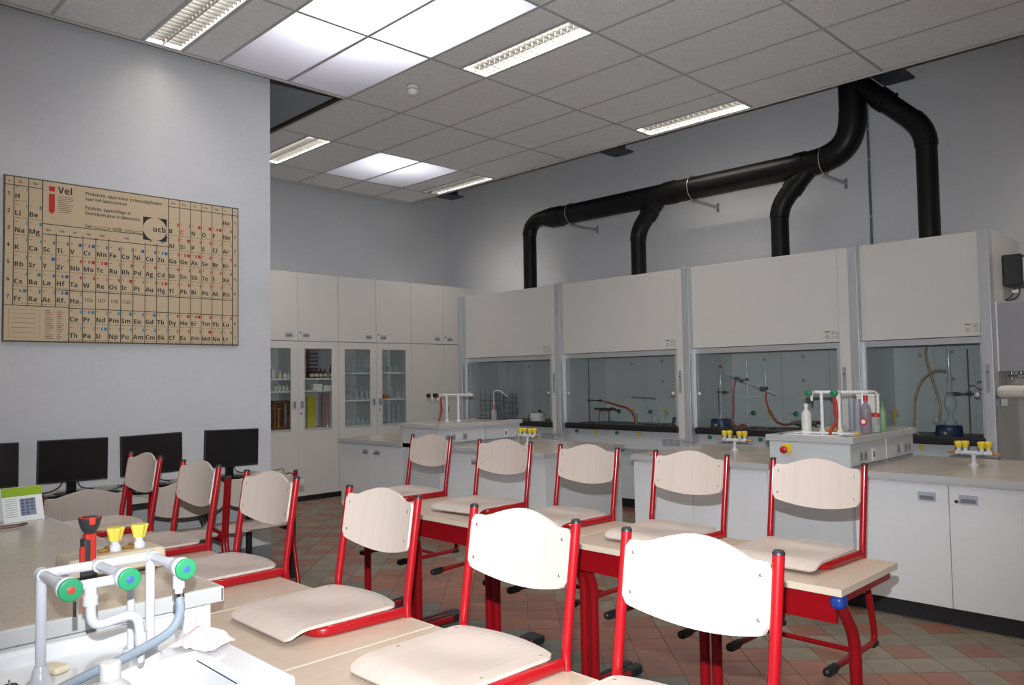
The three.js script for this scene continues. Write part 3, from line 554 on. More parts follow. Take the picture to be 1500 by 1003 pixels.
function makeChair(label, group) {
  const c = thing('student_chair', label, 'chair', [0, 0, 0], 0, group);
  const b = obj('backrest', chairGeo.back, M.beech, c), s = obj('seat', chairGeo.seat, M.beech, c);
  for (const k of [-1, 1]) {
    obj('side_frame', chairGeo.side(k), M.red, c); obj('skid_cap', chairGeo.cap(k), M.black, c); obj('skid_glide', chairGeo.glide(k), M.black, c); obj('end_plug', chairGeo.plug(k), M.black, c);
    for (const y of [0.585, 0.675]) { const q = obj('screw', chairGeo.screw, M.steel, b, [k * (CW - 0.032), y, 0.012 - (y - 0.375) * 0.16 + 0.0008]); q.rotation.x = Math.PI / 2; }
    for (const z of [0.05, 0.25]) obj('screw', chairGeo.screw, M.steel, s, [k * (CW - 0.035), 0.4015, z]);
  }
  obj('seat_rail', chairGeo.rail, M.red, c); obj('crossbar', chairGeo.cross, M.red, c);
  return c;
}
const TH = 0.72;                                        // table height
const hang = TH - 0.3597;
const farG = 'chairs hung on the far table row', nearG = 'chairs hung on the near table row', deskG = 'chairs at the computer desk';
const chair0 = makeChair('', nearG);
let used = false;
function placeChair(x, y, z, turn, label, group, scale = 1) {
  const c = used ? dup(chair0, [x, y, z], turn, label) : chair0; used = true;
  c.position.set(x, y, z); c.rotation.y = turn; c.scale.setScalar(scale); c.userData.label = label; c.userData.group = group; return c;
}
[[-0.694, 'beech chair in front of a monitor, first in near row'], [-0.012, 'beech chair second from the computers in near row'], [0.658, 'beech chair third in near row beside the gas tap'], [1.42, 'beech chair fourth in near row, alone on its table before the aisle'], [2.074, 'beech chair fifth in near row with bright white backrest'], [2.625, 'largest, brightest chair at front end of near row']]
  .forEach(([x, l], i) => placeChair(x, hang, 4.825, [0.02, 0.0, 0.03, 0, 0, 0][i], l, nearG));
[[-0.41, 'beech chair in far row nearest the tall cabinets'], [0.28, 'beech chair second in far row, its seat lip showing'], [0.91, 'beech chair middle of far row'], [1.538, 'beech chair fourth in far row before island end panel'], [2.153, 'beech chair at free end of far row before the sink block']]
  .forEach(([x, l], i) => placeChair(x, hang, 3.135, [0, 0.10, 0, 0, 0][i], l, farG));
[[4.86, 'lower chair at computer desk behind the demonstration bench'], [4.27, 'lower chair at computer desk half hidden by two chairs'], [3.78, 'lower chair at computer desk near the wall edge']].forEach(([z, l]) => placeChair(-1.38, 0.005, z, -Math.PI / 2 - 0.1, l, deskG, 1.16));

// ------------------------------------------------------------------ student tables with bent T-foot legs
function makeTable(x0, x1, z0, z1, label, group, caps = [], gapL = 0.004) {
  const w = (x1 - x0) - gapL, t = thing('student_table', label, 'table', [(x0 + x1) / 2, 0, (z0 + z1) / 2], 0, group), a = w / 2, d = (z1 - z0) / 2;
  const tt = obj('table_top', rbx(-a, a, TH - 0.026, TH, -d, d, 0.003, 1), M.tableTop, t);
  obj('edge_band', [bx(-a - 0.0015, -a, TH - 0.025, TH - 0.0008, -d, d), bx(a, a + 0.0015, TH - 0.025, TH - 0.0008, -d, d), bx(-a, a, TH - 0.025, TH - 0.0008, d, d + 0.0015), bx(-a, a, TH - 0.025, TH - 0.0008, -d - 0.0015, -d)], M.tableEdge, tt);
  obj('front_apron', bx(-a + 0.03, a - 0.03, TH - 0.125, TH - 0.027, d - 0.045, d - 0.022), M.red, t);
  obj('side_rail', rbx(-a + 0.012, -a + 0.037, TH - 0.058, TH - 0.027, -d + 0.04, d - 0.03, 0.004), M.red, t); obj('side_rail', rbx(a - 0.037, a - 0.012, TH - 0.058, TH - 0.027, -d + 0.04, d - 0.03, 0.004), M.red, t);
  obj('back_rail', rbx(-a + 0.03, a - 0.03, TH - 0.055, TH - 0.027, -d + 0.05, -d + 0.075, 0.004), M.red, t);
  for (const s of [-1, 1]) {
    const x = s * (a - 0.026);
    obj('leg', tube([[x, TH - 0.04, d - 0.035], [x, TH - 0.20, d - 0.165], [x, 0.03, d - 0.165]], 0.0215, 0.07, 30, 16), M.red, t);
    if (caps.includes(s)) obj('corner_cap', rbx(x - 0.025, x + 0.025, TH - 0.078, TH - 0.027, d - 0.072, d - 0.012, 0.02, 4), M.blue, t);
    const f = obj('foot', rbx(x - 0.025, x + 0.025, 0.008, 0.045, -d + 0.03, d - 0.01, 0.014, 3), M.red, t);
    obj('foot_cap', [rbx(x - 0.026, x + 0.026, 0.004, 0.052, -d + 0.02, -d + 0.13, 0.016, 3), rbx(x - 0.026, x + 0.026, 0.004, 0.052, d - 0.11, d, 0.016, 3), rbx(x - 0.012, x + 0.012, 0.04, 0.05, -d + 0.05, d - 0.03, 0.004)], M.black, f);
  }
  return t;
}
const farT = 'tables of the far row', nearT = 'tables of the near row';
[[-0.585, -0.075, 'narrow-looking beech table at cabinet end of far row'], [-0.075, 0.58, 'beech student table under second chair of far row'], [0.58, 1.23, 'beech student table under middle chair of far row'], [1.23, 1.865, 'beech student table under fourth chair of far row'], [1.865, 2.475, 'beech student table at free end of far row with blue corner']].forEach(([a, b, l], i) => makeTable(a, b, 3.12, 3.645, l, farT, i === 0 ? [-1] : i === 4 ? [1] : []));
[[-1.02, -0.33, 4.82, 'beech student table at computer end of near row'], [-0.33, 0.375, 4.82, 'beech student table under second chair of near row'], [0.375, 1.118, 4.84, 'beech student table under third chair beside bench end'], [1.118, 1.745, 4.815, 'beech student table under fourth chair next to sink'], [1.745, 2.37, 4.815, 'beech student table under fifth chair at bottom edge'], [2.37, 3.0, 4.815, 'beech student table under largest foremost chair']].forEach(([a, b, z, l]) => makeTable(a, b, z, z + 0.525, l, nearT));
// ------------------------------------------------------------------ periodic chart on the left wall
function chartTexture() {
  const W = 2048, H = 1396, c = document.createElement('canvas'); c.width = W; c.height = H; const q = c.getContext('2d');
  q.fillStyle = '#c6b193'; q.fillRect(0, 0, W, H);
  const lw = W * 0.034, rw = W * 0.03, cw = (W - lw - rw) / 18, hh = H * 0.055, rh = (H - hh) / 9.12, X = k => lw + (k - 1) * cw, Y = r => hh + (r - 1) * rh;
  const ink = '#16120e', line = (x0, y0, x1, y1, w = 6) => { q.lineWidth = w; q.strokeStyle = ink; q.beginPath(); q.moveTo(x0, y0); q.lineTo(x1, y1); q.stroke(); };
  const text = (t, x, y, s, f = 'bold', col = ink) => { q.fillStyle = col; q.font = `${f} ${s}px sans-serif`; q.fillText(t, x, y); };
  const rows = { 1: { 1: 'H', 18: 'He' }, 2: { 1: 'Li', 2: 'Be', 13: 'B', 14: 'C', 15: 'N', 16: 'O', 17: 'F', 18: 'Ne' }, 3: { 1: 'Na', 2: 'Mg', 13: 'Al', 14: 'Si', 15: 'P', 16: 'S', 17: 'Cl', 18: 'Ar' } };
  const long = { 4: 'K Ca Sc Ti V Cr Mn Fe Co Ni Cu Zn Ga Ge As Se Br Kr', 5: 'Rb Sr Y Zr Nb Mo Tc Ru Rh Pd Ag Cd In Sn Sb Te I Xe', 6: 'Cs Ba La Hf Ta W Re Os Ir Pt Au Hg Tl Pb Bi Po At Rn', 7: 'Fr Ra Ac Rf. Ha. 106 107 108 109' };
  for (const r of [4, 5, 6, 7]) { rows[r] = {}; long[r].split(' ').forEach((e, i) => { rows[r][i + 1] = e; }); }
  rows[8] = {}; rows[9] = {}; 'Ce Pr Nd Pm Sm Eu Gd Tb Dy Ho Er Tm Yb Lu'.split(' ').forEach((e, i) => { rows[8][i + 5] = e; }); 'Th Pa U Np Pu Am Cm Bk Cf Es Fm Md No Lr'.split(' ').forEach((e, i) => { rows[9][i + 5] = e; });
  const yy = r => r > 7 ? Y(r) + rh * 0.1 : Y(r);
  for (const r in rows) for (const k in rows[r]) {
    const x = X(+k), y = yy(+r), e = rows[r][k], num = /^\d/.test(e);
    text(e, x + (num ? 14 : 4), y + rh * (num ? 0.62 : 0.76), num ? 44 : 58, num ? '' : 'bold', e === 'C' ? '#c8361c' : ink);
    if (num) continue;
    q.fillStyle = '#7a6a50'; q.fillRect(x + 6, y + rh * 0.88, cw * 0.35, 5); q.fillRect(x + cw * 0.5, y + rh * 0.88, cw * 0.4, 4); q.fillStyle = '#c06a50'; q.fillRect(x + 10, y + 12, 18, 9);
    const h1 = hash(+r, +k, 77), col = +k > 12 || (+r > 4 && +k > 4 && +r < 7) ? '#b8281c' : (+r > 7 ? '#1a86b0' : (+k > 2 ? '#2a5a9a' : '#2a7a8c'));
    q.fillStyle = col; const wide = h1 > 0.75 ? 26 : h1 > 0.4 ? 14 : 7; q.fillRect(x + cw - wide - 8, y + 10, wide, 28); if (h1 > 0.85) q.fillRect(x + cw - 60, y + 10, 12, 28);
  }
  for (let r = 1; r <= 8; r++) line(0, Y(r), X(1), Y(r), 0.01);
  q.lineWidth = 5; q.strokeStyle = ink; q.strokeRect(4, 4, W - 8, H - 8); line(X(1), 0, X(1), Y(8)); line(X(19), 0, X(19), H);
  line(0, hh, X(3), hh); line(X(13), hh, W, hh); line(X(2), 0, X(2), Y(8)); line(X(3), 0, X(3), Y(8));
  for (let k = 13; k <= 19; k++) line(X(k), 0, X(k), H); for (let k = 4; k <= 12; k++) line(X(k), k > 8 && k < 11 ? Y(4) : Y(4) - rh * 0.42, X(k), k < 5 ? Y(8) : H);
  line(X(3), Y(4) - rh * 0.92, X(13), Y(4) - rh * 0.92); line(X(3), Y(4) - rh * 0.3, X(13), Y(4) - rh * 0.3); line(X(4), Y(7), X(19), Y(7)); line(0, Y(8) + 4, X(5), Y(8) + 4); line(X(5), Y(8) + rh * 0.06, W, Y(8) + rh * 0.06); line(X(5), Y(8), X(5), H);
  'Ia IIa'.split(' ').forEach((t, i) => text(t, X(1 + i) + 34, hh * 0.66, 26)); 'IIIa IVa Va VIa VIIa 0'.split(' ').forEach((t, i) => text(t, X(13 + i) + 26, hh * 0.66, 24)); text('o', 24, hh * 0.66, 22); text('o', X(19) + 18, hh * 0.66, 22);
  'IIIb IVb Vb VIb VIIb'.split(' ').forEach((t, i) => text(t, X(3 + i) + 26, Y(4) - rh * 0.5, 24)); text('VIII', X(9) + 26, Y(4) - rh * 0.5, 24); text('Ib', X(11) + 36, Y(4) - rh * 0.5, 24); text('IIb', X(12) + 34, Y(4) - rh * 0.5, 24);
  for (let r = 1; r <= 7; r++) { text(String(r), 20, Y(r) + rh * 0.62, 42); if (r < 7) text(String(r), X(19) + 14, Y(r) + rh * 0.62, 38); } text('6', X(19) + 14, yy(8) + rh * 0.62, 38); text('7', X(19) + 14, yy(9) + rh * 0.62, 38);
  const bx0 = X(3) + 6; q.fillStyle = '#c6b193'; q.fillRect(bx0, 8, X(13) - bx0 - 6, Y(4) - rh * 0.92 - 14);
  q.fillStyle = '#b9261e'; q.fillRect(bx0 + 42, 44, 46, 44); q.beginPath(); q.moveTo(bx0 + 42, 110); q.lineTo(bx0 + 88, 110); q.lineTo(bx0 + 88, 262); q.lineTo(bx0 + 65, 286); q.lineTo(bx0 + 42, 262); q.fill();
  text('Vel', bx0 + 112, 96, 78); q.fillStyle = '#6a5a44'; for (let k = 0; k < 9; k++) q.fillRect(bx0 + 112, 122 + k * 17, 90 + 50 * hash(k, 3, 5), 5);
  const tx = bx0 + 330; const tw = X(13) - tx - 60; for (const [s_, y_, w_] of [['Produkten, apparatuur en benodigdheden', 78, tw], ['voor het laboratorium', 126, tw * 0.53], ['Produits, appareillage et', 206, tw * 0.58], ['fournitures pour le laboratoire', 254, tw * 0.7]]) { q.fillStyle = ink; q.font = 'bold 40px sans-serif'; q.save(); q.translate(tx, y_); q.scale(Math.min(1, w_ / q.measureText(s_).width), 1); q.fillText(s_, 0, 0); q.restore(); }
  text('Vel', tx, 370, 38); text('UCB', tx + 230, 370, 40); q.fillStyle = '#6a5a44'; for (let k = 0; k < 2; k++) { q.fillRect(tx + 70, 350 + k * 14, 145, 5); q.fillRect(tx + 330, 350 + k * 14, 170, 5); }
  const lx = X(13) - 232, ly = 205, s = 216; q.fillStyle = ink; q.fillRect(lx, ly, s, s); q.fillStyle = '#c6b193'; q.beginPath(); q.arc(lx + s / 2, ly + s / 2, s / 2, 0, 7); q.fill(); text('ucb', lx + 86, ly + 132, 72);
  q.strokeStyle = '#9a8460'; q.lineWidth = 3; q.strokeRect(40, Y(8) + 40, 230, rh * 1.6); for (let k = 0; k < 16; k++) { q.fillStyle = k % 5 === 2 ? '#b8443a' : '#6a5a44'; q.fillRect(310, Y(8) + 34 + k * 16, 30 + 40 * hash(k, 1, 8), 5); q.fillRect(400, Y(8) + 34 + k * 16, 26 + 34 * hash(k, 2, 8), 5); } for (let k = 0; k < 5; k++) q.fillRect(60, Y(8) + 70 + k * 40, 180, 3);
  const t = new THREE.CanvasTexture(c); t.colorSpace = THREE.SRGBColorSpace; return t;
}
{
  const w = 1.652, h = 1.128, c = thing('wall_chart', 'cream periodic table chart hanging on the left wall', 'wall chart', [LX + 0.012, 1.752, 4.224], Math.PI / 2);
  obj('board', rbx(-w / 2, w / 2, 0, h, -0.011, 0.004, 0.003, 1), std(lin(0.05, 0.03, 0.02), 0.5), c);
  const p = new THREE.Mesh(new THREE.PlaneGeometry(w - 0.008, h - 0.008), std(0xffffff, 0.55, { map: chartTexture() })); p.name = 'print'; p.position.set(0, h / 2, 0.0052); p.castShadow = p.receiveShadow = true; c.add(p);
}
// ------------------------------------------------------------------ computer desk along the left wall
[[3.28, 4.72, 'grey computer desk under the two monitors nearest the wall edge'], [4.725, 6.2, 'grey computer desk under monitors at picture edge']].forEach(([z0, z1, l]) => {
  const d = thing('computer_desk', l, 'desk', [-2.08, 0, (z0 + z1) / 2], 0, 'desks along the left wall'), h = (z1 - z0) / 2;
  obj('desk_top', rbx(-0.405, 0.405, 0.70, 0.73, -h, h, 0.004, 1), std(lin(0.33, 0.32, 0.30), 0.45, { map: T.laminate }), d);
  obj('edge_strip', rbx(0.405, 0.412, 0.69, 0.729, -h, h, 0.003, 1), std(lin(0.5, 0.48, 0.44), 0.5), d);
  obj('frame_rail', bx(-0.37, 0.36, 0.66, 0.699, -h + 0.05, h - 0.05), M.black, d);
  for (const [x, z] of [[-0.35, -h + 0.06], [0.34, -h + 0.06], [-0.35, h - 0.06], [0.34, h - 0.06]]) obj('leg', rbx(x - 0.02, x + 0.02, 0, 0.66, z - 0.02, z + 0.02, 0.005), M.black, d);
});
function monitor(z, turn, label, roll = 0) {
  const m = thing('monitor', label, 'monitor', [-2.26, 0.73, z], turn, 'monitors on the computer desk');
  const s = obj('screen_case', rbx(0.03, 0.055, 0.08, 0.365, -0.215, 0.215, 0.006), M.black, m); s.rotation.x = roll;
  obj('display', bx(0.055, 0.0565, 0.092, 0.357, -0.206, 0.206), M.blackGloss, s); obj('power_light', bx(0.0555, 0.057, 0.083, 0.087, -0.19, -0.184), M.grip, s);
  obj('housing', rbx(-0.01, 0.032, 0.13, 0.30, -0.12, 0.12, 0.02), M.black, m); obj('neck', rbx(-0.005, 0.025, 0.006, 0.16, -0.03, 0.03, 0.006), M.blackGloss, m);
  obj('foot', lathe([[0, 0], [0.105, 0], [0.105, 0.006], [0.03, 0.014], [0, 0.014]], 0.02, 0, 0, 24), M.blackGloss, m);
  obj('cable', [hose([[0, 0.13, 0.03], [-0.02, 0.05, 0.06], [0.0, 0.02, 0.13], [-0.06, 0.01, 0.2]], 0.004), hose([[0, 0.13, -0.03], [0.0, 0.04, -0.06], [0.03, 0.02, -0.12], [-0.08, 0.01, -0.17]], 0.004)], M.black, m);
}
monitor(3.588, 0.0, 'black monitor nearest the free wall edge', -0.02); monitor(4.175, 0.02, 'black monitor behind the tallest-looking near-row chair', 0.015); monitor(4.69, 0.0, 'black monitor behind the red torch, second from picture edge', -0.01); monitor(5.22, 0, 'black monitor cut off by the picture edge');
[[3.6, 'black keyboard before the monitor nearest the wall edge'], [4.2, 'black keyboard hidden behind a near-row chair'], [4.72, 'black keyboard above the lower chair behind the bench'], [5.3, 'black keyboard at picture edge']].forEach(([z, l]) => {
  const k = thing('keyboard', l, 'keyboard', [-1.86, 0.7305, z], 0, 'keyboards on the computer desk'); obj('case', ext([[-0.075, 0], [0.075, 0], [0.075, 0.010], [-0.075, 0.026]], 0.44, 0.003).translate(0, 0.003, -0.22), M.black, k);
  const keys = []; for (let i = 0; i < 5; i++) for (let j = 0; j < 18; j++) keys.push(bx(-0.055 + i * 0.024, -0.036 + i * 0.024, 0.0, 0.008, -0.20 + j * 0.0222, -0.182 + j * 0.0222).translate(0, 0.026 - i * 0.0026, 0)); obj('keys', keys, M.blackGloss, k);
});
[[3.3, 'black mouse by the desk end'], [4.42, 'black mouse beside tallest-looking near-row chair'], [4.98, 'black mouse beside the white tent calendar']].forEach(([z, l]) => {
  const k = thing('computer_mouse', l, 'mouse', [-1.84, 0.7305, z], 0.2, 'mice on the computer desk');
  const g = new THREE.SphereGeometry(1, 20, 12, 0, 6.2832, 0, Math.PI / 2); g.scale(0.055, 0.034, 0.031); obj('shell', g, M.blackGloss, k); obj('cable', hose([[-0.05, 0.01, 0], [-0.12, 0.05, -0.03], [-0.2, 0.04, -0.05], [-0.3, 0.004, 0.02]], 0.003), M.black, k);
});
{ const p = thing('paper_stack', 'small grey paper pile on desk end by wall edge', 'paper', [-1.9, 0.7305, 3.36], 0.3); obj('sheets', rbx(-0.10, 0.10, 0, 0.012, -0.07, 0.07, 0.002), std(lin(0.4, 0.4, 0.38), 0.7), p); obj('top_sheet', moved(bx(-0.09, 0.09, 0, 0.002, -0.065, 0.065), 0.02, 0.0125, 0.01), M.white, p);
  for (const [z, l] of [[4.45, 'tangle of black cables hanging under desk middle'], [3.95, 'loose black cable loop hanging under desk']]) { const k = thing('cable_bundle', l, 'cable', [-1.8, 0.655, z], 0, 'cables under the desk'); obj('cable', [0, 1, 2, 3].map(i => hose([[0, 0, i * 0.02], [0.02, -0.1 - i * 0.02, 0.02 + i * 0.01], [-0.01, -0.16 - 0.01 * i, -0.03 + 0.02 * i], [0.01, -0.05, 0.03 + i * 0.03], [0, 0, 0.1 + i * 0.05]], 0.0035, 30, 6)), M.black, k); } }
// ------------------------------------------------------------------ demonstration bench in the foreground
{
  const x0 = -1.3, x1 = 1.5, z0 = 5.352, z1 = 6.12, b = thing('demonstration_bench', 'long grey-beige bench in lower left corner', 'lab bench', [(x0 + x1) / 2, 0, (z0 + z1) / 2]), X = (x0 + x1) / 2, Z = (z0 + z1) / 2;
  obj('plinth', bx(x0 + 0.05 - X, x1 - 0.05 - X, 0, 0.1, z0 + 0.05 - Z, z1 - 0.05 - Z), M.plinth, b); obj('body', bx(x0 + 0.02 - X, x1 - 0.02 - X, 0.1, 0.858, z0 + 0.03 - Z, z1 - 0.03 - Z), M.door, b);
  const tp = obj('worktop', bx(x0 - X, x1 - 0.012 - X, 0.862, 0.9, z0 + 0.012 - Z, z1 - Z), M.top, b);
  obj('edge_band', [rbx(x1 - 0.012 - X, x1 - X, 0.858, 0.9, z0 - Z, z1 - Z, 0.005), rbx(x0 - X, x1 - X, 0.858, 0.8995, z0 - Z, z0 + 0.012 - Z, 0.004)], M.edge, tp);
}
{ // ceramic sink unit on the end of the bench
  const s = thing('sink', 'white ceramic sink at end of the grey-beige bench', 'sink', [1.775, 0, 5.78]), q = (a, b, c, d, e, f, r = 0.012) => rbx(a - 1.775, b - 1.775, c, d, e - 5.78, f - 5.78, r, 3);
  const zb = 5.44, ze = 6.12;
  obj('rim', [q(1.504, 1.735, 0.79, 0.822, zb, ze), q(1.985, 2.045, 0.79, 0.822, zb, ze), q(1.72, 2.0, 0.79, 0.822, zb, zb + 0.09), q(1.72, 2.0, 0.79, 0.822, ze - 0.06, ze)], M.ceramic, s);
  obj('upstand', q(1.503, 1.535, 0.8, 0.857, zb, ze, 0.01), M.ceramic, s);
  obj('basin', [q(1.722, 1.74, 0.56, 0.815, zb + 0.07, ze - 0.04), q(1.98, 1.998, 0.56, 0.815, zb + 0.07, ze - 0.04), q(1.722, 1.998, 0.56, 0.815, zb + 0.07, zb + 0.09), q(1.722, 1.998, 0.56, 0.815, ze - 0.06, ze - 0.04), q(1.722, 1.998, 0.56, 0.58, zb + 0.07, ze - 0.04)], M.ceramic, s);
  obj('apron', [q(2.0, 2.03, 0.55, 0.8, zb + 0.01, ze), q(1.51, 2.03, 0.55, 0.8, zb + 0.005, zb + 0.03)], M.ceramic, s);
  obj('cabinet', bx(1.51 - 1.775, 2.0 - 1.775, 0, 0.55, zb + 0.03 - 5.78, ze - 5.78), M.door, s);
}
{ // tap frame
  const t = thing('laboratory_tap', 'white tap frame with three green knobs over the sink', 'tap', [1.69, 0.822, 5.73]), y = 0.232, r = 0.0105;
  const zs = [0.112, 0.003, -0.112];
  for (const z of [zs[0], zs[2]]) { const p = obj('post', rod([0, 0.002, z], [0, y, z], r), M.tapGrey, t); obj('flange', lathe([[0.027, 0], [0.027, 0.006], [0.018, 0.012], [0.0155, 0.03], [0.0115, 0.04]], 0, 0, z, 20), M.tapGrey, p); obj('corner_joint', new THREE.SphereGeometry(0.0145, 16, 12).translate(0, y, z), M.tapGrey, p); }
  obj('top_bar', rod([0, y, zs[0]], [0, y, zs[2]], r), M.tapGrey, t);
  zs.forEach((z, i) => {
    const a = obj('arm', [rod([0, y, z], [0.15, y + 0.002, z], 0.0105), rod([0.12, y + 0.002, z], [0.152, y + 0.002, z], 0.0135), rod([0, y, z], [0.02, y, z], 0.014)], M.tapGrey, t);
    obj('valve_head', lathe([[0.0145, 0], [0.019, 0.012], [0.0215, 0.03], [0.0215, 0.05], [0, 0.052]], 0, 0, 0, 24).rotateZ(-Math.PI / 2).translate(0.148, y + 0.002, z), M.tapGrey, a);
    obj('knob_cap', lathe([[0.0222, 0], [0.0225, 0.006], [0.020, 0.0085], [0, 0.009]], 0, 0, 0, 28).rotateZ(-Math.PI / 2).translate(0.198, y + 0.002, z), std(lin(0.03, 0.30, 0.13), 0.35), a);
    obj('knob_mark', lathe([[0.0075, 0], [0.007, 0.0015], [0, 0.002]], 0, 0, 0, 18).rotateZ(-Math.PI / 2).translate(0.2068, y + 0.002, z), i === 0 ? std(lin(0.5, 0.06, 0.05), 0.4) : std(lin(0.05, 0.13, 0.42), 0.4), a);
  });
  obj('mixer_bar', [rod([0.155, y - 0.004, zs[0]], [0.155, y - 0.004, zs[1]], 0.0105), rod([0.155, y - 0.004, 0.062], [0.155, y - 0.045, 0.062], 0.012), rod([0.155, y - 0.026, 0.062], [0.155, y - 0.046, 0.062], 0.0145)], M.tapGrey, t);
  obj('spout', tube([[0.155, y - 0.04, 0.062], [0.158, y - 0.092, 0.06], [0.168, y - 0.076, -0.025], [0.168, y - 0.135, -0.032]], 0.0098, 0.035, 40, 14), M.tapGrey, t);
  obj('spout_nozzle', lathe([[0.0125, 0], [0.012, -0.022], [0.0085, -0.034], [0.0075, -0.06], [0.0055, -0.065]], 0.168, y - 0.118, -0.0318, 16), M.tapGrey, t);
  obj('hose_outlet', [rod([0.165, y - 0.045, zs[2]], [0.165, y, zs[2]], 0.0125), rod([0.165, y - 0.062, zs[2]], [0.165, y - 0.04, zs[2]], 0.0085)], M.tapGrey, t); obj('hose_clip', rod([0.165, y - 0.072, zs[2]], [0.165, y - 0.055, zs[2]], 0.011), M.chrome, t);
  obj('bleed_screw', rod([0.185, y - 0.055, 0.098], [0.185, y - 0.025, 0.098], 0.005), M.chrome, t);
  obj('stub_pipe', [rod([-0.065, 0.002, zs[2] + 0.02], [-0.065, 0.175, zs[2] + 0.02], 0.0085), rod([-0.065, 0, zs[2] + 0.02], [-0.065, 0.012, zs[2] + 0.02], 0.017)], M.tapGrey, t);
  const h = thing('rubber_hose', 'blue-grey hose hanging from tap into the sink', 'hose', [1.69, 0.822, 5.73]);
  obj('hose', hose([[0.165, y - 0.06, zs[2]], [0.178, y - 0.09, zs[2] + 0.002], [0.195, y - 0.12, zs[2] + 0.025], [0.205, y - 0.15, 0.0], [0.21, y - 0.165, 0.075], [0.22, y - 0.185, 0.16], [0.23, y - 0.22, 0.24]], 0.0095, 60, 14), M.hoseGrey, h);
}
{ // things around the sink
  const b = thing('squeeze_bottle', 'translucent white bottle at bottom edge before the sink', 'bottle', [1.99, 0.823, 5.80]);
  obj('body', lathe([[0, 0], [0.038, 0], [0.041, 0.006], [0.041, 0.045], [0.034, 0.062], [0.019, 0.074], [0.017, 0.08]], 0, 0, 0, 24), new THREE.MeshPhysicalMaterial({ color: lin(0.82, 0.84, 0.84), roughness: 0.55, transmission: 0.35, thickness: 0 }), b); obj('cap', lathe([[0.0185, 0.078], [0.0185, 0.106], [0.017, 0.108], [0, 0.108]], 0, 0, 0, 18), M.white, b);
  const k = thing('plug_stopper', 'small black plug standing on sink rim', 'plug', [1.72, 0.823, 5.905]); obj('body', lathe([[0, 0], [0.014, 0], [0.016, 0.02], [0.014, 0.024], [0, 0.024]], 0, 0, 0, 18), M.black, k); obj('ring', new THREE.TorusGeometry(0.006, 0.0015, 6, 14).translate(0, 0.028, 0), M.steel, k);
  const soap = thing('soap_bar', 'cream soap bar lying behind hose on sink rim', 'soap', [1.63, 0.823, 5.80], 0.4); obj('bar', rbx(-0.03, 0.03, 0, 0.016, -0.02, 0.02, 0.008, 3), std(lin(0.75, 0.68, 0.5), 0.5), soap);
  const cl = thing('cleaning_cloth', 'crumpled pink and white cloth on sink corner', 'cloth', [1.71, 0.823, 5.50], 0.5);
  const g = new THREE.PlaneGeometry(0.13, 0.105, 46, 36); g.rotateX(-Math.PI / 2); const p = g.attributes.position;
  for (let i = 0; i < p.count; i++) { const x = p.getX(i), z = p.getZ(i); const y = 0.034 * Math.exp(-((x / 0.055) ** 4 + (z / 0.042) ** 4)) * (0.75 + 0.5 * vnoise(x * 30 + 9, z * 30 + 9, 64, 64, 3)) + 0.006 * vnoise(x * 70 + 20, z * 60 + 20, 64, 64, 4) + 0.003; p.setXYZ(i, x * (1 - 0.15 * vnoise(z * 40 + 8, 3, 64, 64, 5)), y, z * (1 - 0.2 * vnoise(x * 30 + 8, 7, 64, 64, 6))); }
  g.computeVertexNormals(); const ct = tex(128, [0.2, 0.2], (u, v) => { const s = vnoise(u * 5, v * 3, 5, 3, 71) > 0.56; return s ? [0.93, 0.80, 0.80] : [0.95, 0.94, 0.94]; });
  obj('fabric', g, std(0xffffff, 0.9, { map: ct, side: THREE.DoubleSide }), cl);
}
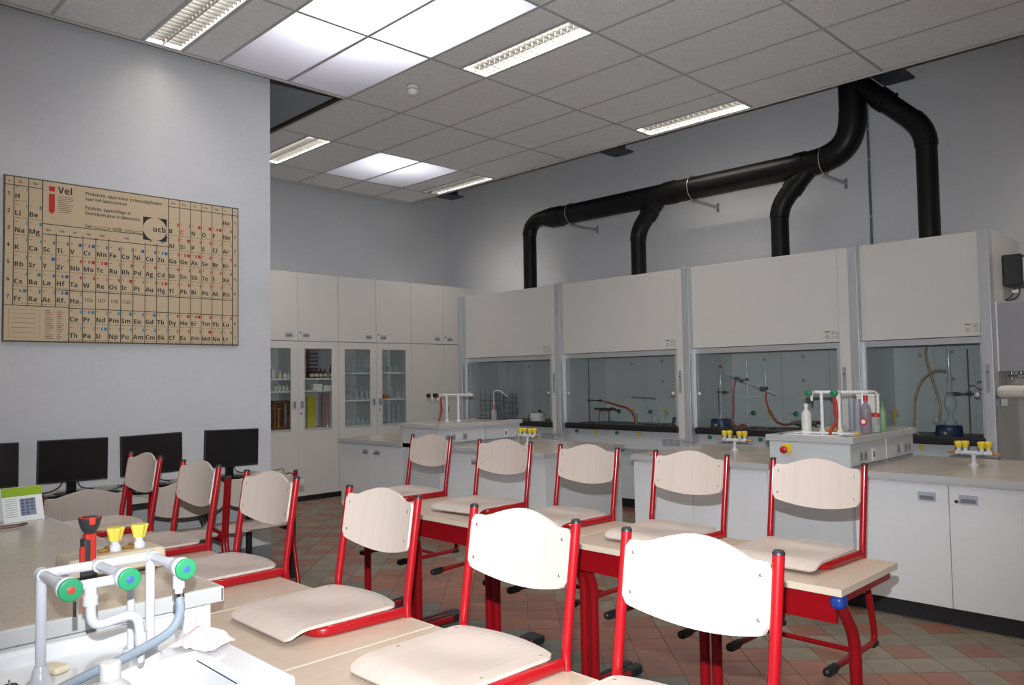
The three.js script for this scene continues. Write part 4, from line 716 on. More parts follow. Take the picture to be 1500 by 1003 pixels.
{ // beige gas block with two taps, torch, calendar
  const b = thing('gas_outlet_block', 'beige block with two yellow-knobbed gas taps on bench', 'gas tap', [1.08, 0.9005, 5.505]);
  obj('block', rbx(-0.07, 0.07, 0, 0.062, -0.135, 0.135, 0.016, 3), std(lin(0.52, 0.45, 0.34), 0.45), b);
  for (const z of [-0.002, -0.07]) {
    const v = obj('valve', [rod([0.02, 0.055, z], [0.02, 0.095, z], 0.0115), new THREE.SphereGeometry(0.0175, 16, 12).translate(0.02, 0.068, z)], M.tapGrey, b);
    const prof = []; for (let i = 0; i <= 40; i++) { const a = i / 40 * Math.PI * 2, q = 0.0205 + 0.0022 * Math.cos(5 * a); prof.push([q * Math.cos(a), q * Math.sin(a)]); }
    const kg = ext(prof, 0.034, 0.003); kg.rotateX(-Math.PI / 2); const kp = kg.attributes.position; for (let i = 0; i < kp.count; i++) { const s = 0.68 + 0.36 * Math.max(0, Math.min(1, kp.getY(i) / 0.026)); kp.setX(i, kp.getX(i) * s); kp.setZ(i, kp.getZ(i) * s); } kg.computeVertexNormals(); kg.translate(0.02, 0.094, z);
    obj('knob', kg, std(lin(0.80, 0.66, 0.10), 0.45), v); obj('nozzle', [rod([0.02, 0.068, z + 0.012], [0.02, 0.067, z + 0.046], 0.008, 0.005), rod([0.02, 0.068, z + 0.018], [0.02, 0.068, z + 0.026], 0.0115)], M.brass, v);
  }
  const t = thing('torch_lamp', 'red and black handheld torch standing on the bench', 'torch', [1.14, 0.9005, 5.59]), rd = std(lin(0.55, 0.03, 0.02), 0.35), dk = std(lin(0.03, 0.035, 0.04), 0.45);
  obj('foot', rbx(-0.02, 0.02, 0, 0.03, -0.022, 0.022, 0.006), dk, t); obj('handle', rbx(-0.017, 0.017, 0.02, 0.132, -0.021, 0.010, 0.008), rd, t); obj('grip', rbx(-0.018, 0.0185, 0.025, 0.118, -0.006, 0.016, 0.007), dk, t); obj('side_pad', rbx(0.004, 0.020, 0.03, 0.098, 0.010, 0.023, 0.004), rd, t);
  obj('cup', lathe([[0.010, 0.128], [0.016, 0.133], [0.024, 0.148], [0.0305, 0.172], [0.031, 0.176], [0.027, 0.175], [0.02, 0.15], [0.0, 0.142]], 0, 0, -0.006, 28), dk, t); obj('slider', rbx(0.018, 0.033, 0.158, 0.178, -0.012, 0.004, 0.003), std(lin(0.7, 0.04, 0.02), 0.4), t); obj('lens_ring', lathe([[0.0295, 0.1745], [0.026, 0.1775], [0.02, 0.1765]], 0, 0, -0.006, 28), rd, t);
  const c = thing('tent_calendar', 'white tent card with green header on bench edge', 'calendar', [-0.16, 0.9005, 5.46], 0.12);
  const cv = document.createElement('canvas'); cv.width = 256; cv.height = 320; const q = cv.getContext('2d'); q.fillStyle = '#e6e8ea'; q.fillRect(0, 0, 256, 320); q.fillStyle = '#8fae1e'; q.fillRect(0, 0, 256, 84); q.fillStyle = '#8088a0'; q.fillRect(110, 110, 100, 160); q.fillStyle = '#4e5468'; for (let k = 0; k < 14; k++) q.fillRect(118 + (k % 3) * 30, 118 + Math.floor(k / 3) * 30, 18, 16);
  q.fillStyle = '#9aa'; for (let k = 0; k < 9; k++) q.fillRect(16, 104 + k * 20, 76, 5);
  const ctx = new THREE.CanvasTexture(cv); ctx.colorSpace = THREE.SRGBColorSpace;
  const f = new THREE.Mesh(new THREE.PlaneGeometry(0.15, 0.142), std(0xffffff, 0.6, { map: ctx })); f.name = 'front_card'; f.rotation.set(0, Math.PI / 2, 0); const fg = f.geometry; fg.translate(0, 0.071, 0); f.rotation.order = 'YXZ'; f.rotation.x = -0.30; f.position.set(0.043, 0, 0); c.add(f); f.castShadow = f.receiveShadow = true;
  obj('back_card', bx(-0.001, 0, 0, 0.142, -0.075, 0.075).rotateZ(-0.30).translate(-0.043, 0, 0), M.white, c); obj('base_fold', bx(-0.043, 0.043, 0, 0.001, -0.075, 0.075), M.white, c);
  obj('end_fold', ext([[-0.04, 0.002], [0.04, 0.002], [0, 0.13]], 0.001).translate(0, 0, -0.073), M.white, c);
  const w = thing('cable', 'thin brown cable loop beside the tent card', 'cable', [0.02, 0.904, 5.5]); obj('cable', hose([[-0.05, 0, 0.3], [0.0, 0.002, 0.12], [0.02, 0.004, 0.0], [0.01, 0.01, -0.025], [-0.02, 0.004, 0.0], [-0.06, 0.0, 0.14], [-0.12, 0, 0.3]], 0.003), std(lin(0.12, 0.05, 0.04), 0.4), w);
}
// ------------------------------------------------------------------ equipment at the end of the hood row
{
  const k = thing('controller_box', 'black controller box on side of last fume hood', 'controller', [1.958, 2.12, -1.03]); obj('case', rbx(0, 0.135, 0, 0.25, -0.17, 0.17, 0.012), M.black, k); obj('panel', rbx(0.135, 0.16, 0.03, 0.22, -0.12, 0.14, 0.006), M.white, k); obj('cover', rbx(0.16, 0.2, 0.12, 0.24, -0.1, 0.13, 0.006), M.black, k);
  obj('cable', [hose([[0.07, 0.005, 0.14], [0.075, -0.03, 0.15], [0.05, -0.08, 0.14], [0.008, -0.11, 0.12]], 0.006), hose([[0.1, 0.005, 0.14], [0.11, -0.03, 0.15], [0.09, -0.09, 0.14], [0.008, -0.12, 0.12]], 0.006)], M.iron, k); obj('cable_tag', rbx(0.06, 0.105, -0.06, -0.035, 0.14, 0.16, 0.003), M.white, k);
  const c = thing('water_boiler', 'grey wall-mounted metal cabinet beside last fume hood', 'boiler', [1.958, 1.44, -0.79]); obj('case', rbx(0, 0.36, 0, 0.54, -0.19, 0.18, 0.01), std(lin(0.34, 0.345, 0.39), 0.45), c); obj('corner_strip', rbx(-0.0, 0.012, 0.0, 0.541, 0.178, 0.19, 0.003), M.white, c); obj('pipework', [rod([0.05, -0.06, 0], [0.05, 0, 0], 0.012), rod([0.12, -0.05, 0.03], [0.12, 0, 0.03], 0.016), rod([0.03, -0.035, 0.02], [0.25, -0.045, 0.03], 0.011), rbx(0.1, 0.2, -0.05, -0.02, -0.02, 0.06, 0.008)], M.steel, c);
  const s = thing('curved_shelf', 'white rounded shelf below the grey metal cabinet', 'shelf', [1.958, 1.235, -0.79]); obj('tray', rbx(0, 0.4, 0, 0.1, -0.2, 0.29, 0.045, 4), std(lin(0.66, 0.64, 0.6), 0.35), s); obj('bracket', rbx(0.002, 0.05, -0.06, 0.0, -0.15, 0.15, 0.004), M.white, s);
}
// ------------------------------------------------------------------ glassware and bottles
const ware = {
  erlenmeyer: (h, r) => lathe([[0, 0.001], [r * 0.92, 0.001], [r, h * 0.04], [r * 0.95, h * 0.12], [r * 0.34, h * 0.70], [r * 0.32, h * 0.95], [r * 0.4, h]], 0, 0, 0, 18),
  beaker: (h, r) => lathe([[0, 0.001], [r * 0.94, 0.001], [r, h * 0.05], [r, h * 0.96], [r * 1.06, h]], 0, 0, 0, 18),
  round_flask: (h, r) => { const p = [[0, 0.001]]; for (let i = 1; i <= 10; i++) { const a = -Math.PI / 2 + i / 10 * (Math.PI * 0.88); p.push([r * Math.cos(a), r + r * Math.sin(a)]); } p.push([r * 0.3, 2.1 * r], [r * 0.3, h], [r * 0.38, h + 0.003]); return lathe(p, 0, 0, 0, 18); },
  measuring_cylinder: (h, r) => lathe([[0, 0.001], [r * 1.6, 0.001], [r * 1.6, 0.008], [r, 0.012], [r, h], [r * 1.08, h + 0.003]], 0, 0, 0, 16),
  test_glass: (h, r) => lathe([[0, 0.001], [r, 0.004], [r, h], [r * 1.05, h]], 0, 0, 0, 14),
};
const wareName = { erlenmeyer: 'erlenmeyer_flask', beaker: 'beaker', round_flask: 'round_flask', measuring_cylinder: 'measuring_cylinder', test_glass: 'glass_jar' };
const wareCat = { erlenmeyer: 'flask', beaker: 'beaker', round_flask: 'flask', measuring_cylinder: 'cylinder', test_glass: 'jar' };
const wareCache = {};
function glassware(kind, h, r, x, y, z, label, group) {
  const k = kind + h.toFixed(3) + r.toFixed(3), g = wareCache[k] || (wareCache[k] = metric(ware[kind](h, r)));
  return tag(obj(wareName[kind], g, M.ware, scene, [x, y, z]), label, wareCat[kind], group);
}
function bottle(name, label, group, x, y, z, h, r, mat, capMat, liquid) {
  const b = thing(name, label, 'bottle', [x, y, z], 0, group);
  obj('body', lathe([[0, 0], [r * 0.94, 0], [r, h * 0.03], [r, h * 0.62], [r * 0.85, h * 0.70], [r * 0.36, h * 0.80], [r * 0.34, h * 0.88]], 0, 0, 0, 18), mat, b);
  obj('cap', lathe([[r * 0.42, h * 0.86], [r * 0.42, h * 0.99], [r * 0.36, h], [0, h]], 0, 0, 0, 16), capMat, b);
  if (liquid) obj('liquid', lathe([[0, 0.003], [r * 0.9, 0.003], [r * 0.95, h * 0.04], [r * 0.95, h * 0.55], [0, h * 0.55]], 0, 0, 0, 16), liquid, b);
  return b;
}
M.brownGlass = std(lin(0.06, 0.03, 0.012), 0.15); M.plasticW = std(lin(0.7, 0.7, 0.66), 0.45); M.cream = std(lin(0.6, 0.5, 0.34), 0.5);
// glassware cabinet (unit with world z from 0.86 to -0.29); shelves at 1.555, 1.20 and the floor of the glazed part
{
  const S = [[1.5555, 'top'], [1.2005, 'middle'], [0.872, 'lowest']];
  const count = {}, ord = ['first', 'second', 'third', 'fourth', 'fifth', 'sixth', 'seventh'], look = { erlenmeyer: 'conical glass flask', beaker: 'glass beaker', round_flask: 'round glass flask', measuring_cylinder: 'slim glass cylinder', test_glass: 'tall glass jar' };
  const mk = (kind, h, r, z, x, y, where, door) => { const k = kind + where + door, n = count[k] = (count[k] ?? -1) + 1; return glassware(kind, h, r, x, y, z, `${ord[n]} ${look[kind]} from left on ${where} shelf, ${door} pane of glassware cabinet`, `${look[kind]}s on ${where} shelf behind ${door} pane`); };
  for (let k = 0; k < 6; k++) { mk('beaker', 0.075, 0.03, 0.70 - k * 0.068, -5.13, S[0][0], 'top', 'left'); mk(k % 2 ? 'measuring_cylinder' : 'erlenmeyer', k % 2 ? 0.24 : 0.19, k % 2 ? 0.018 : 0.045, 0.68 - k * 0.075, -5.26, S[0][0], 'top', 'left'); }
  for (let k = 0; k < 5; k++) { mk('erlenmeyer', 0.13, 0.042, 0.69 - k * 0.085, -5.12, S[1][0], 'middle', 'left'); mk('round_flask', 0.2, 0.05, 0.66 - k * 0.105, -5.26, S[1][0], 'middle', 'left'); }
  for (let k = 0; k < 6; k++) mk(k % 2 ? 'beaker' : 'erlenmeyer', k % 2 ? 0.10 : 0.15, k % 2 ? 0.032 : 0.036, 0.70 - k * 0.07, -5.13, S[2][0], 'lowest', 'left');
  for (let k = 0; k < 4; k++) { mk('beaker', 0.09, 0.036, 0.14 - k * 0.085, -5.13, S[0][0], 'top', 'right'); mk('measuring_cylinder', 0.22, 0.02, 0.12 - k * 0.1, -5.27, S[0][0], 'top', 'right'); }
  for (let k = 0; k < 4; k++) mk('erlenmeyer', 0.15, 0.044, 0.14 - k * 0.10, -5.14, S[1][0], 'middle', 'right');
  for (let k = 0; k < 5; k++) mk('test_glass', 0.24, 0.028, 0.15 - k * 0.078, -5.14, S[2][0], 'lowest', 'right');
  const bxo = tag(obj('orange_box', rbx(-0.03, 0.03, 0, 0.06, -0.04, 0.04, 0.004), std(lin(0.45, 0.13, 0.05), 0.6), scene, [-5.1, 1.2005, 0.08]), 'small orange box among flasks in glassware cabinet', 'box');
}
// cabinet with the wooden case (world z 2.0 to 0.86); shelves 1.49, 1.34, floor 0.87
{
  const yb = 0.872;
  // a lower board carries the things behind the glass
  const c = thing('instrument_case', 'brown wooden glazed instrument case behind cabinet glass', 'instrument', [-5.22, yb, 1.575], Math.PI / 2); const wd = std(lin(0.17, 0.055, 0.02), 0.4);
  obj('base', rbx(-0.11, 0.11, 0, 0.03, -0.09, 0.09, 0.004), wd, c); obj('crown', rbx(-0.11, 0.11, 0.32, 0.35, -0.09, 0.09, 0.006), wd, c); for (const [x, z] of [[-0.09, 0.07], [0.09, 0.07], [-0.09, -0.07], [0.09, -0.07]]) obj('post', bx(x - 0.016, x + 0.016, 0.03, 0.32, z - 0.012, z + 0.012), wd, c); obj('back', bx(-0.09, 0.09, 0.03, 0.32, -0.075, -0.07), wd, c); obj('balance', [rod([0, 0.03, 0], [0, 0.26, 0], 0.008), rod([-0.06, 0.25, 0], [0.06, 0.25, 0], 0.004)], M.brass, c);
  const dk = thing('apparatus', 'dark low apparatus beside the wooden instrument case', 'apparatus', [-5.2, yb, 1.40]); obj('base', rbx(-0.06, 0.06, 0, 0.03, -0.06, 0.06, 0.005), M.iron, dk); obj('arm', [rod([0, 0.03, -0.03], [0.02, 0.12, 0.03], 0.006), rod([0, 0.03, 0.03], [0, 0.14, 0.02], 0.005)], M.steel, dk);
  bottle('white_bottle', 'tall white plastic bottle on upper shelf beside wall edge', null, -5.2, 1.4905, 1.655, 0.16, 0.032, M.plasticW, M.plasticW);
  bottle('white_bottle', 'short cream bottle next to tall white bottle', null, -5.14, 1.4905, 1.60, 0.09, 0.026, M.cream, M.white);
  for (let k = 0; k < 3; k++) { const t = bottle('small_jar', ['pale small jar on upper shelf of case cabinet', 'pale small jar between two jars in case cabinet', 'dark-capped jar at door edge of case cabinet'][k], 'small jars on the upper shelf', -5.15, 1.4905, 1.53 - k * 0.05, 0.075, 0.022, M.plasticW, k === 2 ? M.black : M.white); }
  ['green-capped vial on lower shelf of case cabinet', 'yellow-capped vial on lower shelf of case cabinet', 'black-capped vial on lower shelf of case cabinet', 'white-capped vial on lower shelf of case cabinet'].forEach((l, k) => bottle('vial', l, 'vials on the lower shelf', -5.14, 1.3405, 1.655 - k * 0.05, 0.085, 0.02, M.plasticW, [M.green, M.yellow, M.black, M.white][k]));
  // right door
  const labels = ['brown reagent bottle at left of bottle row', 'brown reagent bottle second in bottle row', 'brown reagent bottle middle of bottle row', 'brown reagent bottle fourth in bottle row', 'tall dark reagent bottle at end of bottle row'];
  labels.forEach((l, k) => { const b = bottle('reagent_bottle', l, 'reagent bottles in case cabinet', -5.14, 1.4905, 1.165 - k * 0.063 - (k > 3 ? 0.03 : 0), k === 4 ? 0.17 : 0.12, 0.026, M.brownGlass, M.black); obj('paper_label', lathe([[0.0268, 0.02], [0.0268, 0.055]], 0, 0, 0, 18), M.cream, b); });
  const st = tex(256, [0.34, 0.34], (u, v) => { const r = Math.floor(v * 14) % 2, k = Math.floor(u * 6); return k === 2 ? [0.62, 0.05, 0.09] : k === 1 ? [0.8, 0.8, 0.78] : k === 0 ? (r ? [0.5, 0.08, 0.1] : [0.12, 0.1, 0.12]) : r ? [0.62, 0.58, 0.6] : [0.30, 0.20, 0.26]; });
  tag(obj('striped_board', bx(-5.44, -5.43, 1.4905, 1.86, 0.90, 1.22), std(0xffffff, 0.6, { map: st })), 'red and white striped board behind reagent bottles', 'board');
  for (const [z, w, l] of [[1.12, 0.13, 'white carton box left on lower shelf'], [0.955, 0.15, 'white carton box with dark top on lower shelf']]) { const b = thing('carton_box', l, 'box', [-5.16, 1.3405, z], 0, 'carton boxes'); obj('box', rbx(-0.09, 0.09, 0, 0.075, -w / 2, w / 2, 0.003), M.plasticW, b); obj('lid', rbx(-0.092, 0.092, 0.06, 0.08, -w / 2 - 0.002, w / 2 + 0.002, 0.003), z < 1 ? M.gripIn : M.white, b); }
  tag(obj('yellow_folder', rbx(-5.22, -5.18, 0.872, 1.27, 1.08, 1.2, 0.006), std(lin(0.55, 0.48, 0.05), 0.5)), 'yellow folder standing behind cabinet glass', 'folder'); tag(obj('pink_folder', rbx(-5.22, -5.18, 0.872, 1.29, 0.84, 0.99, 0.006), std(lin(0.35, 0.20, 0.19), 0.5)), 'pinkish brown folder standing behind cabinet glass', 'folder');
  const gl = thing('glass_tube', 'thin glass rod with metal foot before pink folder', 'glassware', [-5.12, 0.872, 0.96]); obj('rod', rod([0, 0, 0], [0, 0.2, 0], 0.006), M.ware, gl); obj('foot', lathe([[0.02, 0], [0.02, 0.02], [0, 0.025]]), M.chrome, gl);
}
for (const [i, ys] of [[0, 0.872], [1, 0.872]]) { const o = scene.children.find(c => c.userData.label && c.userData.label.includes(i ? 'full of laboratory glassware' : 'brown wooden instrument case') && c.name.startsWith('tall')); const h = CU[i][1] / 2; obj('shelf', bx(-h + 0.018, h - 0.018, ys - 0.022, ys - 0.001, -0.47, -0.05), M.cabIn, o); }
// ------------------------------------------------------------------ things on the near island's sink block
const by = 1.0518;
{
  const s = thing('block_sink', 'small white sink sunk in raised island block', 'sink', [1.36, by, 1.24]); obj('rim', [rbx(-0.21, 0.23, -0.0, 0.008, 0.12, 0.17, 0.003), rbx(-0.21, 0.23, 0, 0.008, -0.12, -0.09, 0.003), rbx(-0.21, -0.17, 0, 0.008, -0.12, 0.17, 0.003), rbx(0.19, 0.23, 0, 0.008, -0.12, 0.17, 0.003)], M.ceramic, s); obj('bowl', bx(-0.17, 0.19, 0.0002, 0.002, -0.09, 0.12), M.ceramic, s);
  function manifold(x, y, z, knobs, mat, label, len, posts, turn) {
    const t = thing('tap_manifold', label, 'tap', [x, y, z], turn); obj('bar', rod([0, 0.27, 0], [len, 0.27, 0], 0.011), M.white, t);
    for (const p of posts) obj('post', [rod([p, 0, 0], [p, 0.27, 0], 0.0115), lathe([[0.022, 0], [0.022, 0.005], [0.014, 0.014], [0.012, 0.03]], p, 0, 0, 16)], M.white, t);
    for (const [k, kz] of knobs) { obj('valve', [rod([k, 0.27, 0], [k, 0.265, kz], 0.011)], M.white, t); const kb = obj('knob', lathe([[0.02, 0], [0.024, 0.006], [0.022, 0.024], [0, 0.026]], 0, 0, 0, 18).rotateX(Math.PI / 2), mat, t, [k, 0.265, kz]); obj('outlet', lathe([[0.008, -0.05], [0.01, -0.02], [0.012, 0]], k, 0.262, kz * 0.6, 12), M.white, t); }
    return t;
  }
  const m1 = manifold(1.235, by, 1.02, [[0.0, 0.09], [0.175, 0.09]], M.green, 'white tap manifold with two green knobs on island block', 0.36, [0.045, 0.165, 0.32], 0.0);
  obj('swan_neck', tube([[0.32, 0.27, 0], [0.36, 0.275, -0.01], [0.38, 0.27, -0.1], [0.38, 0.1, -0.1]], 0.008, 0.04, 24, 8), M.white, m1);
  manifold(-2.76, 1.0205, 1.12, [[0.02, 0.11], [0.07, 0.07], [0.115, 0.09]], M.black, 'white tap manifold with three black knobs on farther island', 0.52, [0.16, 0.32], 0.12);
  bottle('wash_bottle', 'cream spray bottle at corner of island sink', null, 1.205, by + 0.002, 1.10, 0.19, 0.032, M.plasticW, M.white);
  tag(obj('sponge', rbx(-0.04, 0.04, 0, 0.03, -0.025, 0.025, 0.01, 3), std(lin(0.5, 0.30, 0.09), 0.9), scene, [1.33, by, 0.96]), 'ochre sponge between tap posts', 'sponge');
  tag(obj('cork', rbx(-0.018, 0.018, 0, 0.026, -0.018, 0.018, 0.008, 3), std(lin(0.5, 0.36, 0.16), 0.8), scene, [1.595, by, 1.23]), 'small ochre cork before the purple bottle', 'cork');
  tag(obj('red_hose', hose([[1.41, 1.28, 1.11], [1.42, 1.22, 1.115], [1.43, 1.15, 1.14], [1.455, 1.08, 1.30], [1.475, 1.056, 1.36]], 0.0105), M.rubberRed), 'long red rubber hose hanging from nearer green knob into sink', 'hose'); tag(obj('red_hose', hose([[1.355, 1.29, 1.0], [1.36, 1.22, 1.0], [1.37, 1.14, 0.995], [1.375, 1.07, 0.99]], 0.010), M.rubberRed), 'short red rubber hose between tap posts', 'hose');
  const gc = std(lin(0.30, 0.33, 0.38), 0.3); for (const [x, z, l] of [[1.435, 0.90, 'grey plastic cylinder nearer the tap post'], [1.485, 0.93, 'grey plastic cylinder nearer the purple bottle']]) { const g = thing('plastic_cylinder', l, 'cylinder', [x, by, z], 0, 'grey cylinders'); obj('body', lathe([[0, 0], [0.022, 0], [0.022, 0.22], [0.02, 0.22], [0.02, 0.01]], 0, 0, 0, 20), gc, g); obj('foot', lathe([[0.03, 0], [0.03, 0.008], [0.023, 0.012]], 0, 0, 0, 20), gc, g); }
  const wb = thing('white_panel_box', 'upright white box behind grey cylinders', 'box', [1.5, by, 0.78]); obj('box', rbx(-0.06, 0.06, 0, 0.235, -0.05, 0.05, 0.006), M.plasticW, wb); obj('lid', rbx(-0.062, 0.062, 0.235, 0.25, -0.052, 0.052, 0.005), M.white, wb);
  const pb = bottle('soap_bottle', 'purple soap bottle with red cap and round label', null, 1.588, by, 1.06, 0.25, 0.034, new THREE.MeshPhysicalMaterial({ color: lin(0.55, 0.5, 0.58), roughness: 0.1, transmission: 0.6, thickness: 0 }), std(lin(0.5, 0.02, 0.03), 0.4), std(lin(0.30, 0.10, 0.34), 0.3));
  obj('round_label', lathe([[0, 0.0015], [0.026, 0]], 0, 0, 0, 20).rotateX(Math.PI / 2).translate(-0.004, 0.08, 0.0345), std(lin(0.5, 0.05, 0.05), 0.5), pb); obj('label_centre', lathe([[0, 0.002], [0.014, 0.0015]], 0, 0, 0, 20).rotateX(Math.PI / 2).translate(-0.004, 0.08, 0.0348), M.white, pb);
  const jr = thing('screw_jar', 'clear jar with red lid beside purple bottle', 'jar', [1.6, by, 0.93]); obj('glass', lathe([[0, 0.001], [0.026, 0.001], [0.028, 0.01], [0.028, 0.1], [0.024, 0.11]], 0, 0, 0, 18), M.ware, jr); obj('filling', lathe([[0, 0.003], [0.026, 0.003], [0.026, 0.05], [0, 0.05]], 0, 0, 0, 16), std(lin(0.42, 0.48, 0.42), 0.5), jr); obj('lid', lathe([[0.03, 0.105], [0.03, 0.13], [0, 0.132]], 0, 0, 0, 20), std(lin(0.5, 0.03, 0.02), 0.4), jr);
  bottle('detergent_bottle', 'slim green detergent bottle at back of island block', null, 1.6, by, 0.80, 0.2, 0.022, std(lin(0.20, 0.36, 0.20), 0.25), std(lin(0.02, 0.28, 0.12), 0.4));
  // farther island
  const b2 = bottle('wash_bottle', 'clear wash bottle with red cap on farther island', null, -2.36, 1.0205, 0.66, 0.14, 0.028, M.ware, std(lin(0.5, 0.03, 0.03), 0.4)); obj('bent_tube', tube([[0, 0.135, 0], [0, 0.3, 0], [0.05, 0.31, -0.03], [0.12, 0.24, -0.08]], 0.004, 0.03, 20, 8), M.white, b2);
  tag(obj('red_hose', hose([[-2.60, 1.27, 1.18], [-2.60, 1.22, 1.18], [-2.595, 1.1, 1.19], [-2.59, 1.03, 1.22]], 0.010), M.rubberRed), 'red rubber hose hanging from tap on farther island', 'hose');
  const rk = thing('drying_rack', 'dark wire drying rack behind farther island taps', 'rack', [-2.5, 1.0205, 0.55]); const wires = []; for (let k = 0; k < 5; k++) wires.push(rod([-0.2, 0.03 + k * 0.055, 0], [0.2, 0.03 + k * 0.055, 0], 0.003)); obj('grid', wires, M.steelDark, rk); for (let k = 0; k < 6; k++) obj('prong', rod([-0.18 + k * 0.072, 0, 0], [-0.18 + k * 0.072, 0.32, 0], 0.003), M.steelDark, rk); obj('foot', [rbx(-0.2, 0.2, 0, 0.008, -0.05, 0.05, 0.002)], M.steelDark, rk);
}
// ------------------------------------------------------------------ apparatus in the hoods (worktop at 0.90)
const hy = 0.9005;
function stand(x, z, h, label, rodMat = M.iron) { const s = thing('clamp_stand', label, 'stand', [x, hy, z], 0, 'clamp stands'); obj('base', rbx(-0.07, 0.07, 0, 0.014, -0.05, 0.09, 0.004), M.iron, s); obj('rod', rod([0, 0.014, 0], [0, h, 0], 0.0055), rodMat, s); return s; }
function clampArm(s, y, dx, dz) { obj('clamp', [rod([-0.03, y, 0], [dx, y, dz], 0.006), rbx(-0.014, 0.014, y - 0.014, y + 0.014, -0.014, 0.014, 0.004), rod([dx - 0.012, y, dz], [dx + 0.02, y, dz], 0.012)], M.iron, s); }
function mantle(x, z, r, label) { const m = thing('heating_mantle', label, 'heating mantle', [x, hy, z]); obj('body', lathe([[0, 0], [r, 0], [r * 1.03, 0.02], [r, 0.085], [r * 0.9, 0.1], [r * 0.6, 0.1], [r * 0.3, 0.06], [0, 0.055]], 0, 0, 0, 28), std(lin(0.012, 0.03, 0.12), 0.4), m); obj('panel', rbx(-r * 0.45, r * 0.45, 0.015, 0.06, r * 0.9, r * 1.04, 0.004), M.steelDark, m); obj('dial', lathe([[0.014, 0], [0.012, 0.012], [0, 0.013]], 0, 0, 0, 14).rotateX(Math.PI / 2), M.grip, m, [0, 0.038, r * 1.04]); return m; }
{ // hood in the corner
  const p = thing('hot_plate', 'round white hot plate in corner fume hood', 'hot plate', [-3.17, hy, -0.86]); obj('body', lathe([[0, 0], [0.085, 0], [0.095, 0.01], [0.095, 0.1], [0.088, 0.11], [0, 0.11]], 0, 0, 0, 28), M.white, p); obj('plate', lathe([[0.08, 0.111], [0.08, 0.12], [0, 0.12]], 0, 0, 0, 24), M.steel, p); obj('spindle', rod([0, 0.12, 0], [0, 0.19, 0], 0.005), M.steel, p); obj('cable', hose([[-0.09, 0.03, 0], [-0.13, 0.02, 0.02], [-0.15, 0.06, 0], [-0.16, 0.11, -0.05]], 0.006), M.black, p);
  const t = thing('hanging_tongs', 'dark tongs leaning beside hot plate', 'tongs', [-2.78, hy, -0.8]); obj('tongs', [rod([0, 0, 0], [-0.03, 0.2, -0.05], 0.005), rod([0.02, 0, 0], [-0.01, 0.2, -0.05], 0.005)], M.iron, t);
  const rk = thing('bottle_rack', 'dark rack with glass tubes in corner fume hood', 'rack', [-3.75, hy, -0.9]); obj('grid', [0, 1, 2, 3, 4].map(k => rod([-0.2, 0.02 + 0.07 * k, 0], [0.2, 0.02 + 0.07 * k, 0], 0.004)), M.steelDark, rk); for (let k = 0; k < 7; k++) obj('glass_tube', rod([-0.18 + k * 0.06, 0, 0.02], [-0.18 + k * 0.06, 0.36, 0.02], 0.012), std(lin(0.10, 0.15, 0.17), 0.2), rk);
}
{ // second hood: stand, tripod, burner hose
  const s = stand(-2.42, -0.97, 0.88, 'tall clamp stand with tripod in second fume hood'); clampArm(s, 0.27, 0.2, 0.04); obj('rod', rod([0.04, 0.014, 0.05], [0.04, 0.42, 0.05], 0.006), M.iron, s);
  const t = thing('tripod', 'tripod with dark scorched gauze in second fume hood', 'tripod', [-2.14, hy, -0.93]); obj('ring', new THREE.TorusGeometry(0.07, 0.005, 8, 28).rotateX(Math.PI / 2).translate(0, 0.16, 0), M.iron, t); for (let k = 0; k < 3; k++) { const a = k * 2.094 + 0.5; obj('leg', rod([0.085 * Math.cos(a), 0, 0.085 * Math.sin(a)], [0.068 * Math.cos(a), 0.16, 0.068 * Math.sin(a)], 0.005), M.iron, t); } obj('gauze', [rbx(-0.13, 0.1, 0.165, 0.185, -0.06, 0.06, 0.008), rod([0.08, 0.18, 0], [0.22, 0.155, 0.02], 0.016, 0.004)], std(lin(0.05, 0.035, 0.015), 0.8), t); obj('flask_neck', rod([-0.02, 0.185, 0], [-0.03, 0.26, 0], 0.011), M.ware, t);
  tag(obj('red_hose', hose([[-2.24, 1.175, -0.93], [-2.08, 1.15, -0.92], [-1.92, 1.115, -0.9], [-1.80, 1.09, -0.9], [-1.73, 1.03, -0.9], [-1.70, 0.95, -0.9], [-1.70, 0.91, -0.9]], 0.009), M.rubberRed), 'arched red rubber hose in second fume hood', 'hose');
  const b = thing('bunsen_burner', 'small bunsen burner at end of arched red hose', 'burner', [-1.66, hy, -0.86]); obj('foot', lathe([[0, 0], [0.035, 0], [0.035, 0.008], [0.012, 0.016]], 0, 0, 0, 18), M.iron, b); obj('tube', rod([0, 0.015, 0], [0.02, 0.13, 0], 0.009), M.steel, b);
  const w = thing('dark_stand_plate', 'low dark plate carrying small round flask', 'plate', [-1.43, hy, -0.9]); obj('plate', rbx(-0.11, 0.11, 0, 0.018, -0.07, 0.07, 0.004), M.steelDark, w); obj('rail', rbx(-0.11, 0.11, 0.018, 0.022, 0.06, 0.07, 0.001), M.iron, w);
  glassware('round_flask', 0.2, 0.05, -1.43, hy + 0.0185, -0.9, 'small round flask on low dark plate in second hood'); mantle(-1.12, -0.92, 0.085, 'dark blue heating mantle half hidden by hood post');
  tag(obj('glass_rod', rod([-1.78, 1.215, -0.95], [-1.45, 1.2, -0.95], 0.006), M.steel), 'thin horizontal rod behind small flask', 'rod');
}
